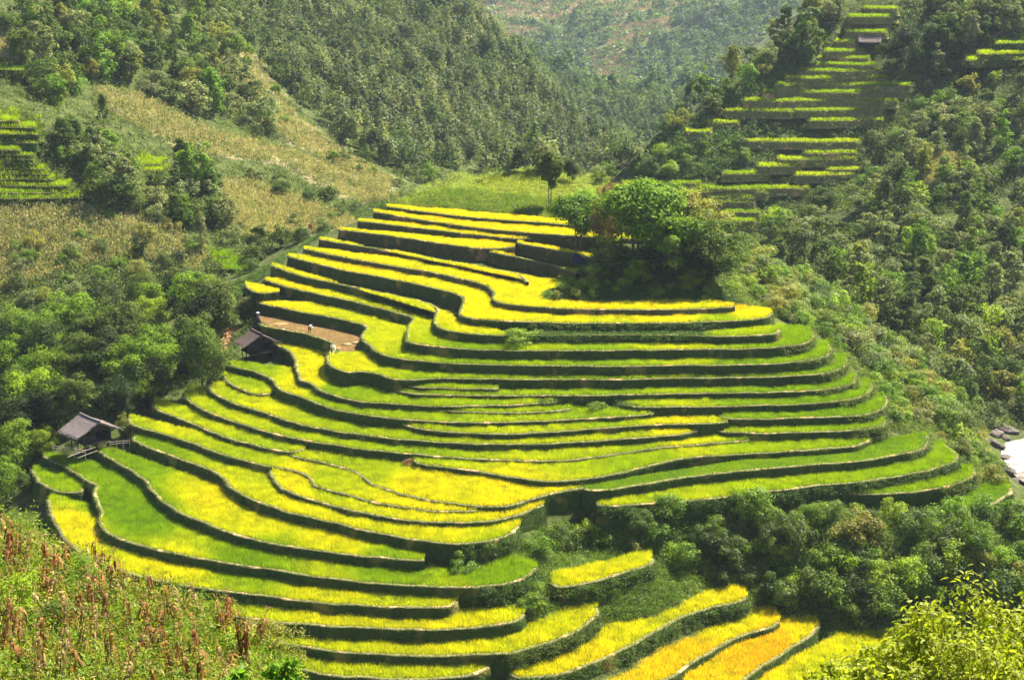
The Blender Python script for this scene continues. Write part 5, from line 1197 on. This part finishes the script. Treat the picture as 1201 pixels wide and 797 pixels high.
for i, (a, b_) in enumerate([((407, 404), 'left'), ((418, 402), 'right')]):
    heap('straw_heap', at_z(*a, z11), 1.0, 0.3, M_STRAW, b_ + ' low heap of threshed straw in the bare paddy', 'straw heap')

# ------------------------------------------------------------------ river, rocks, path
def mat_river():
    m, nt, out = new_mat('river_water'); pos = objcoord(nt); n = noise(nt, 0.35, 6, pos, 0.65)
    r = ramp(nt, n, [(0.34, (0.10, 0.075, 0.05)), (0.5, (0.26, 0.24, 0.20)), (0.66, (0.38, 0.36, 0.33))])
    p = nd(nt, 'ShaderNodeBsdfPrincipled'); p.inputs['Roughness'].default_value = 0.6; p.inputs['Specular IOR Level'].default_value = 0.08; nt.links.new(r.outputs[0], p.inputs['Base Color'])
    b = nd(nt, 'ShaderNodeBump'); b.inputs['Strength'].default_value = 0.5; b.inputs['Distance'].default_value = 0.2; nt.links.new(noise(nt, 1.4, 4, pos), b.inputs['Height']); nt.links.new(b.outputs[0], p.inputs['Normal'])
    nt.links.new(p.outputs[0], out.inputs[0]); return m
M_RIVER = mat_river(); M_ROCK = mat_plain('river_rock', (0.05, 0.042, 0.034), (0.15, 0.12, 0.095), 3, 0.9); M_PATH = mat_bank('red_soil', (0.24, 0.10, 0.05), (0.40, 0.19, 0.10), (0.50, 0.30, 0.18))
def sheet(name, px, lift, mat, kind='structure', step=1.5, z=None):
    poly = np.array(chaikin(px + [px[0]], 2))[:-1]
    lo, hi = poly.min(0), poly.max(0)
    # a fine grid of real ground points inside the outline, lifted a little off the hillside
    P = hit(poly[:, 0], poly[:, 1]); P[:, 2] += lift
    if z is not None: P = at_z(poly[:, 0], poly[:, 1], z)
    tri = np.array([t for t in tessellate_polygon([[Vector((p[0], p[1], 0)) for p in P]])], int)
    return tag(add_obj(name, np_mesh(name, P, tri, mat)), None, None, None, kind)
sheet('river', [(1168,522),(1201,513),(1240,508),(1260,560),(1205,568),(1190,558),(1180,543),(1173,532)], 0, M_RIVER, z=-26.3 * HZ + 0.25)
def ribbon(name, px, w, mat, lift=0.12):
    c = np.array(chaikin(px, 2)); P = hit(c[:, 0], c[:, 1]); P = resample(P[~np.isnan(P[:, 0])], 0.8)
    t = np.gradient(P[:, :2], axis=0); t /= np.linalg.norm(t, axis=1)[:, None]; nn = np.stack([-t[:, 1], t[:, 0]], 1)
    rows = []
    for k_ in (-1, -0.4, 0.4, 1):
        q = P[:, :2] + nn * (w / 2 * k_ * (1 + 0.3 * vnoise(P[:, 0], P[:, 1], 2, 5)))[:, None]; rows.append(np.concatenate([q, (ground(q[:, 0], q[:, 1]) + lift)[:, None]], 1))
    n = len(P); V = np.stack(rows, 1).reshape(-1, 3); i = np.arange(n - 1)[:, None] * 4; j = np.arange(3)[None]
    Q = np.stack([i + j, i + j + 1, i + j + 5, i + j + 4], -1).reshape(-1, 4)
    return tag(add_obj(name, np_mesh(name, V, Q, mat)), None, None, None, 'structure')
ribbon('footpath', [(268,362),(269,378),(267,392),(262,405),(260,418),(257,432)], 1.5, M_PATH)
ribbon('hill_path', [(1120,80),(1142,62),(1165,45),(1190,28),(1215,15)], 1.6, M_PATH)
def rock(px, py, r, label):
    p = hit(px, py)[0]; rr = np.random.default_rng(int(px * 7 + py)); n, m_ = 14, 8; V = []
    ph = rr.uniform(0, 6, 6)
    for j in range(m_ + 1):
        e = -math.pi / 2 + math.pi * j / m_
        for i in range(n):
            a = 2 * math.pi * i / n; k_ = 1 + 0.18 * math.sin(2 * a + ph[0]) * math.cos(e) + 0.12 * math.sin(3 * a + ph[1] + 2 * e) + 0.08 * math.sin(5 * e + ph[2] + a)
            V.append((r * 1.4 * k_ * math.cos(e) * math.cos(a), r * k_ * math.cos(e) * math.sin(a), r * 0.6 * k_ * math.sin(e)))
    F = [(j*n+i, j*n+(i+1)%n, (j+1)*n+(i+1)%n, (j+1)*n+i) for j in range(m_) for i in range(n)]
    o = add_obj('boulder', np_mesh('boulder', np.array(V), np.array(F), M_ROCK, None, True)); o.location = tuple(p + np.array([0, 0, r * 0.2])); o.rotation_euler = (0, 0, float(rr.uniform(0, 3)))
    tag(o, label, 'rock', 'rocks at the river')
rock(1168, 511, 1.3, 'large pale flat rock at the upper end of the river')
rock(1186, 508, 1.0, 'medium rock on the far bank of the river')
rock(1190, 549, 0.9, 'dark rock at the near edge of the river by the right border')
rock(1176, 505, 1.2, 'small pale rock behind the large flat rock')
for i_, (a_, b_, r_) in enumerate([(1172,524,0.7),(1178,538,0.9),(1184,554,1.0),(1194,566,1.2),(1180,515,0.8),(1163,520,0.9)]):
    rock(a_, b_, r_, ['small', 'smooth', 'dark', 'broad', 'pale', 'half buried'][i_] + ' rock on the near edge of the river, ' + ['at its upper end', 'above the middle', 'at the middle', 'nearest the right border', 'behind the small one', 'under the bushes'][i_])
rock(685, 577, 0.5, 'pale stone at the pointed right end of the widest yellow paddy')
# ------------------------------------------------------------------ the near slope under the camera
FG = []
def fd(px, py, d): FG.append(at_d(px, py, d))
for a in [(-60,600,59),(0,622,58),(60,642,57),(130,686,54),(200,714,52),(280,748,50),(350,800,48),(-60,800,40),(0,800,40),(100,802,41),(200,802,43),(60,720,48),(150,750,47),(0,700,49),(300,900,38),(0,900,34),(600,900,36),(1000,910,30),(1200,900,26),(450,860,44)]: fd(*a)
for a in [(0,622,72),(130,686,70),(280,748,66),(-60,600,74)]:
    p = at_d(*a); p[2] -= 9; FG.append(p)
for x, y, z in [(0,-10,61.5),(0,0,61.0),(-25,0,61.5),(25,0,61),(-45,20,58),(45,20,56),(0,12,56.5),(0,60,27),(15,60,27),(35,60,27),(35,35,42),(-35,60,36),(-45,90,14),(-20,90,12),(0,80,16),(20,80,16),(50,80,16),(-45,120,-6),(0,110,3),(50,110,3),(-45,150,-26),(0,150,-30),(50,150,-34),(-45,40,44),(45,40,38)]: FG.append(np.array([x, y, z], float))
FG = np.array(FG); FFIT = rbf_fit(FG, 0.004)
gf = Grid(-48, 50, -12, 152, 1.0)
gf.Z = (rbf_eval(FFIT, gf.X.ravel(), gf.Y.ravel()) + 0.2 * fbm(gf.X.ravel(), gf.Y.ravel(), 4, 3)).reshape(gf.shape)
def ghit(px, py, d0=12, d1=75):
    global ground
    old = ground; ground = lambda x, y: gf.sample(np.asarray(x), np.asarray(y))
    try: return hit(px, py, d0, d1, 500)
    finally: ground = old
V = np.stack([gf.X.ravel(), gf.Y.ravel(), gf.Z.ravel()], 1); ny, nx = gf.shape
i = np.arange(ny - 1)[:, None] * nx + np.arange(nx - 1)[None]; Q = np.stack([i, i + 1, i + nx + 1, i + nx], -1).reshape(-1, 4)
c = np.zeros((len(V), 4)); c[:, 3] = 1; c[:, 1] = 0.3
tag(add_obj('near_slope', np_mesh('near_slope', V, Q, M_GROUND, c, True)), None, None, None, 'structure')

def fg_cover(name, poly, n, nl, rad, ht, size, color, mat, asp=0.5, up=0.5, yj=0.3, droop=None):
    px, py = sample_poly(poly, n); P = ghit(px, py); P = P[~np.isnan(P[:, 1])]
    n = len(P); k = np.repeat(np.arange(n), nl); q = P[k]; sc = rng.uniform(0.5, 1.4, n)[k]
    ang = rng.uniform(0, 6.283, len(k)); rr = rad * np.sqrt(rng.uniform(0, 1, len(k))) * sc
    hh = ht * sc * rng.uniform(0.05, 1, len(k)) * np.sqrt(np.clip(1 - (rr / (rad * 1.4)) ** 2, 0, 1))
    q = q + np.stack([np.cos(ang) * rr, np.sin(ang) * rr, hh], 1)
    nn = np.stack([np.cos(ang) * rr / rad, np.sin(ang) * rr / rad, np.full(len(k), up)], 1) + rng.normal(0, 0.45, (len(k), 3))
    v, f = leaves(q, nn, size * rng.uniform(0.5, 1.4, len(k)), asp, None, droop)
    o = add_obj(name, np_mesh(name, v, f, mat, leafcol(len(k), rng, yj))); o.color = (*color, 1)
    return tag(o, None, None, None, 'stuff')
FGP = [(-30,590),(0,600),(60,640),(130,686),(200,712),(280,746),(345,797),(345,850),(-40,850)]
fg_cover('weeds', FGP, 1500, 90, 0.55, 0.75, 0.13, (0.24, 0.26, 0.025), M_SHRUB, 0.4, 0.6)
fg_cover('weeds', FGP, 700, 90, 0.6, 1.0, 0.12, (0.11, 0.20, 0.016), M_SHRUB, 0.45, 0.6)
fg_cover('tall_weeds', FGP, 230, 110, 0.4, 1.5, 0.14, (0.16, 0.20, 0.02), M_SHRUB, 0.35, 0.4)
fg_cover('dry_grass', FGP, 700, 46, 0.5, 0.95, 0.26, (0.34, 0.24, 0.08), M_DRY, 0.10, 0.1, 0.1, 1.2)

# dry maize plants: stalk, leaves, tassel and a cob
M_STALK = mat_plain('maize_stalk', (0.20, 0.10, 0.04), (0.36, 0.21, 0.09), 8, 0.9)
def maize(seed):
    r = np.random.default_rng(seed); H = r.uniform(1.7, 2.2); b = MB()
    lean = r.normal(0, 0.12, 2); p = np.array([[0, 0, -0.2], [lean[0] * .3, lean[1] * .3, H * .5], [lean[0], lean[1], H]])
    b.tube(p, [0.024, 0.018, 0.009], 6); st = np_mesh('stalk', np.vstack(b.v), [np.vstack(x) for x in b.f.values()], M_STALK)
    V = []; F = []; C = []
    for i in range(20):
        h = H * (0.2 + 0.75 * i / 20); a = i * math.pi + r.normal(0, 0.6); Lf = r.uniform(0.30, 0.55); d = np.array([math.cos(a), math.sin(a)]); sd = np.array([-d[1], d[0]])
        base = len(V); w0 = r.uniform(0.035, 0.06); sag = r.uniform(1.3, 2.6); cc = r.uniform(0, 1); tw = r.normal(0, 0.8)
        for s in range(6):
            u = s / 5; rad = Lf * (u - 0.25 * u * u * sag); z = h + 0.28 * u - sag * 0.95 * u * u * Lf
            wv = w0 * math.sin(math.pi * (0.12 + 0.86 * u)) + 0.003; x = d * rad + lean * (h / H) ** 1.5; t = tw * u
            for sg in (-1, 1): V.append((x[0] + sd[0] * wv * sg * math.cos(t), x[1] + sd[1] * wv * sg * math.cos(t), z + wv * sg * math.sin(t))); C.append((cc, 0, 0, 1))
        F += [(base + 2*s, base + 2*s + 1, base + 2*s + 3, base + 2*s + 2) for s in range(5)]
    lf = np_mesh('leaf_blades', np.array(V), np.array(F), M_DRY, np.array(C))
    b = MB()
    for i in range(8):
        a = r.uniform(0, 6.28); q = np.array([lean[0], lean[1], H]); b.tube([q - [0, 0, .05], q + [0.10 * math.cos(a), 0.10 * math.sin(a), 0.17], q + [0.2 * math.cos(a), 0.2 * math.sin(a), 0.2 - r.uniform(0, .1)]], [0.006, 0.005, 0.003], 4)
    ts = np_mesh('tassel', np.vstack(b.v), [np.vstack(x) for x in b.f.values()], M_STALK)
    b = MB(); q = p[1] + np.array([0.03, 0, 0.05]); b.tube([q, q + [0.05, 0, 0.10], q + [0.08, 0.01, 0.22]], [0.02, 0.036, 0.008], 7); cb = np_mesh('cob', np.vstack(b.v), [np.vstack(x) for x in b.f.values()], M_STRAW)
    return [('stalk', st), ('leaf_blades', lf), ('tassel', ts), ('cob', cb)]
MZ = [maize(40 + s) for s in range(6)]
def put_maize(p, k, sc, label, grp, tint):
    root = empty('maize_plant', tuple(map(float, p)), float(rng.uniform(0, 6.28))); root.scale = (sc, sc, sc * float(rng.uniform(0.75, 1.3))); root.rotation_euler[0] = float(rng.normal(0, 0.16)); root.rotation_euler[1] = float(rng.normal(0, 0.16)); tag(root, label, 'maize plant', grp)
    for nm, me in MZ[k]:
        o = add_obj(nm, me, root); o.color = (*tint, 1)
px, py = sample_poly([(-5,600),(0,605),(60,640),(130,688),(200,716),(275,748),(320,790),(300,840),(-5,840)], 150); P = ghit(px, py)
pts = []
for p in P:
    if np.isnan(p[0]) or (pts and min(np.hypot(q[0]-p[0], q[1]-p[1]) for q in pts) < 0.35): continue
    pts.append(p)
    t = [(0.24, 0.12, 0.04), (0.20, 0.07, 0.022), (0.30, 0.20, 0.08)][int(rng.integers(3))]
    nm = {0.24: 'tan dry maize plant among the weeds at the lower left', 0.20: 'reddish brown dry maize plant among the weeds at the lower left', 0.30: 'pale straw dry maize plant among the weeds at the lower left'}[t[0]]
    put_maize(p, int(rng.integers(6)), float(rng.uniform(0.6, 0.95)), nm, 'dry maize plants at the lower left', t)

def fg_plant(px, py, kind, sc, color, label, name='foreground_bush', sz=1.0, d=None, ww=1.0, cat='bush'):
    p = ghit(px, py)[0] if d is None else None
    if d is not None: p = at_d(px, py, d); p[2] = float(gf.sample(p[0:1], p[1:2])[0])
    r = plant(kind, name, p - np.array([0, 0, .1]), sc, color, label, cat, None, None, sz, 'foliage'); r.scale = (sc * ww, sc * ww, sc * sz); return r
proto('leafybush', 4, H=2.2, rx=1.1, rz=1.2, zc=0.9, ncl=26, nlf=130, ls=0.10, asp=0.5, trunk=True, r0=0.03, mat=M_SHRUB, rcl=0.34, young=0.5)
for px, py, sc, c_, label in [(95,706,0.75,C_GREEN,'dark hollow green bush on the near slope, uppermost at the lower left'),(128,724,0.55,C_GREEN,'small dark bush right of the hollow one on the near slope'),(60,760,0.85,C_DARK,'dark bush among the brown maize at the lower left corner'),(205,772,0.6,C_GREEN,'green bush in the middle of the dry maize'),(250,742,0.7,C_OLIVE,'olive bush at the right crest of the near slope'),(310,775,0.9,C_OLIVE,'olive green weedy bush at the lower end of the near crest'),(20,740,0.9,C_BRIGHT,'bright green bush at the left border of the near slope'),(270,790,0.8,C_BRIGHT,'bright green bush at the bottom edge near the maize'),(335,795,0.8,C_OLIVE,'olive weedy bush at the bottom edge, last before the lowest yellow terrace'),(300,752,0.65,C_GREEN,'small green bush on the crest of the near slope, right end')]:
    fg_plant(px, py, 'leafybush', sc, c_, label)
# big light leafed shrubs rising into the lower right corner
C_LIGHT = (0.30, 0.33, 0.018)
def leafy(loc, seed, R_, Hh, n, ls, color, label):
    r = np.random.default_rng(seed); root = empty('leafy_shrub', tuple(map(float, loc))); tag(root, label, 'shrub')
    ncl = 60; d = sph(ncl, r); d[:, 2] = np.abs(d[:, 2]); cc = d * r.uniform(0.35, 1, ncl)[:, None] * np.array([R_, R_, Hh]); rc = r.uniform(0.16, 0.34, ncl) * R_
    k = r.integers(0, ncl, n); dd = sph(n, r); q = cc[k] + dd * (rc[k] * r.uniform(0.3, 1.05, n))[:, None]
    tw = r.uniform(0, 1, (70, 1)); tip = cc[r.integers(0, ncl, 70)] * r.uniform(1.02, 1.22, (70, 1))
    kk = np.repeat(np.arange(70), 9); sp = tip[kk] * (0.82 + 0.18 * r.uniform(0, 1, (len(kk), 1))) + r.normal(0, 0.05, (len(kk), 3))
    q = np.vstack([q, sp]); nn = np.vstack([dd + r.normal(0, .5, dd.shape) + [0, 0, .55], r.normal(0, .5, sp.shape) + [0, 0, .5]])
    m = len(q); P0 = q; nn /= np.linalg.norm(nn, axis=1)[:, None]
    a = r.normal(0, 1, (m, 3)) - [0, 0, 0.5]; t = a - (a * nn).sum(1)[:, None] * nn; t /= np.linalg.norm(t, axis=1)[:, None]; b = np.cross(nn, t); L = (ls * r.uniform(0.55, 1.25, m))[:, None]
    # leaf folded along its midrib: base, two shoulders, tip, two mid-rib points
    V = np.stack([P0, P0 + t*L*.35 + b*L*.22 + nn*L*.05, P0 + t*L*.7 + b*L*.16 + nn*L*.02, P0 + t*L*1.0 - nn*L*.12, P0 + t*L*.7 - b*L*.16 + nn*L*.02, P0 + t*L*.35 - b*L*.22 + nn*L*.05, P0 + t*L*.5 - nn*L*.02], 1).reshape(-1, 3)
    o7 = np.arange(m)[:, None] * 7; F = np.concatenate([o7 + np.array([[0, 1, 2, 6]]), o7 + np.array([[6, 2, 3, 3]])[:, :4]], 0)
    F4 = np.concatenate([o7 + np.array([[0, 6, 2, 1]]), o7 + np.array([[0, 5, 4, 6]])]); F3 = np.concatenate([o7 + np.array([[6, 3, 2]]), o7 + np.array([[6, 4, 3]])])
    C = np.zeros((m, 7, 4)); C[:, :, 0] = r.uniform(0, 1, m)[:, None]; C[:, :, 1] = (r.uniform(0, 1, m) ** 2 * .5)[:, None]; C[:, :, 3] = 1
    o = add_obj('foliage', np_mesh('foliage', V, [F4, F3], M_SHRUB, C.reshape(-1, 4)), root); o.color = (*color, 1)
    bb = MB()
    for j in range(26):
        e = cc[int(r.integers(ncl))]; bb.tube([[r.normal(0, .1), r.normal(0, .1), -0.4], e * 0.5 + r.normal(0, .06, 3), e], [0.03, 0.018, 0.006], 5)
    for e in tip[:40]: bb.tube([e * 0.6, e], [0.010, 0.004], 4)
    bb.build('branches', M_BARK, root)
    return root
for px, py, d, R_, Hh, n, label in [(1150, 800, 27, 2.1, 2.35, 9000, 'big light green leafy shrub filling the lower right corner'), (1050, 820, 27, 1.45, 1.5, 6000, 'lower light green leafy shrub left of the big one at the bottom right'), (985, 815, 26, 0.8, 0.65, 2200, 'smallest light green leafy shrub at the bottom edge beside the paddies'), (1215, 790, 29, 1.7, 2.3, 6000, 'tall light green leafy shrub cut by the right border'), (1105, 800, 30, 1.3, 1.9, 5000, 'light green leafy shrub behind the big corner one')]:
    p = at_d(px, py, d)
    leafy(p - np.array([0, 0, Hh * 0.35]), int(px), R_, Hh * 1.15, n, 0.135, C_LIGHT, label)
# raise a knob of ground under those shrubs so they stand on something
nb = []
for px, py in [(330, 785), (282, 800)]:
    p = at_d(px, py, 24); g = float(gf.sample(p[0:1], p[1:2])[0]); hgt = p[2] - g + 0.35
    leafy((p[0], p[1], p[2] - 0.55), int(px), 0.35, 0.75, 420, 0.16, (0.14, 0.27, 0.015), 'bright green young herb close to the camera at the bottom, ' + ('right of two' if px > 300 else 'left of two'))
    b = MB(); b.tube([(p[0], p[1], g - 0.2), (p[0] + .1, p[1], (g + p[2]) / 2), (p[0], p[1], p[2] - 0.3)], [0.06, 0.04, 0.02], 6)
    o = b.build('stem', M_BARK, bpy.data.objects[[x.name for x in bpy.data.objects if x.name.startswith('leafy_shrub')][-1]])
    o.matrix_parent_inverse = Matrix.Translation((p[0], p[1], p[2] - 0.55)).inverted()

# ------------------------------------------------------------------ air
def haze():
    m, nt, out = new_mat('haze_air'); v = nd(nt, 'ShaderNodeVolumePrincipled'); v.inputs['Color'].default_value = (0.72, 0.87, 1.0, 1); v.inputs['Density'].default_value = 0.000055; v.inputs['Anisotropy'].default_value = 0.1
    nt.links.new(v.outputs[0], out.inputs['Volume'])
    b = MB(); b.box((-740, -60, min(gb.Z.min(), ga.Z.min()) - 40), (740, 2190, max(gb.Z.max() + 12, CAMZ + 20)))
    tag(b.build('haze', m), None, None, None, 'stuff')
haze()
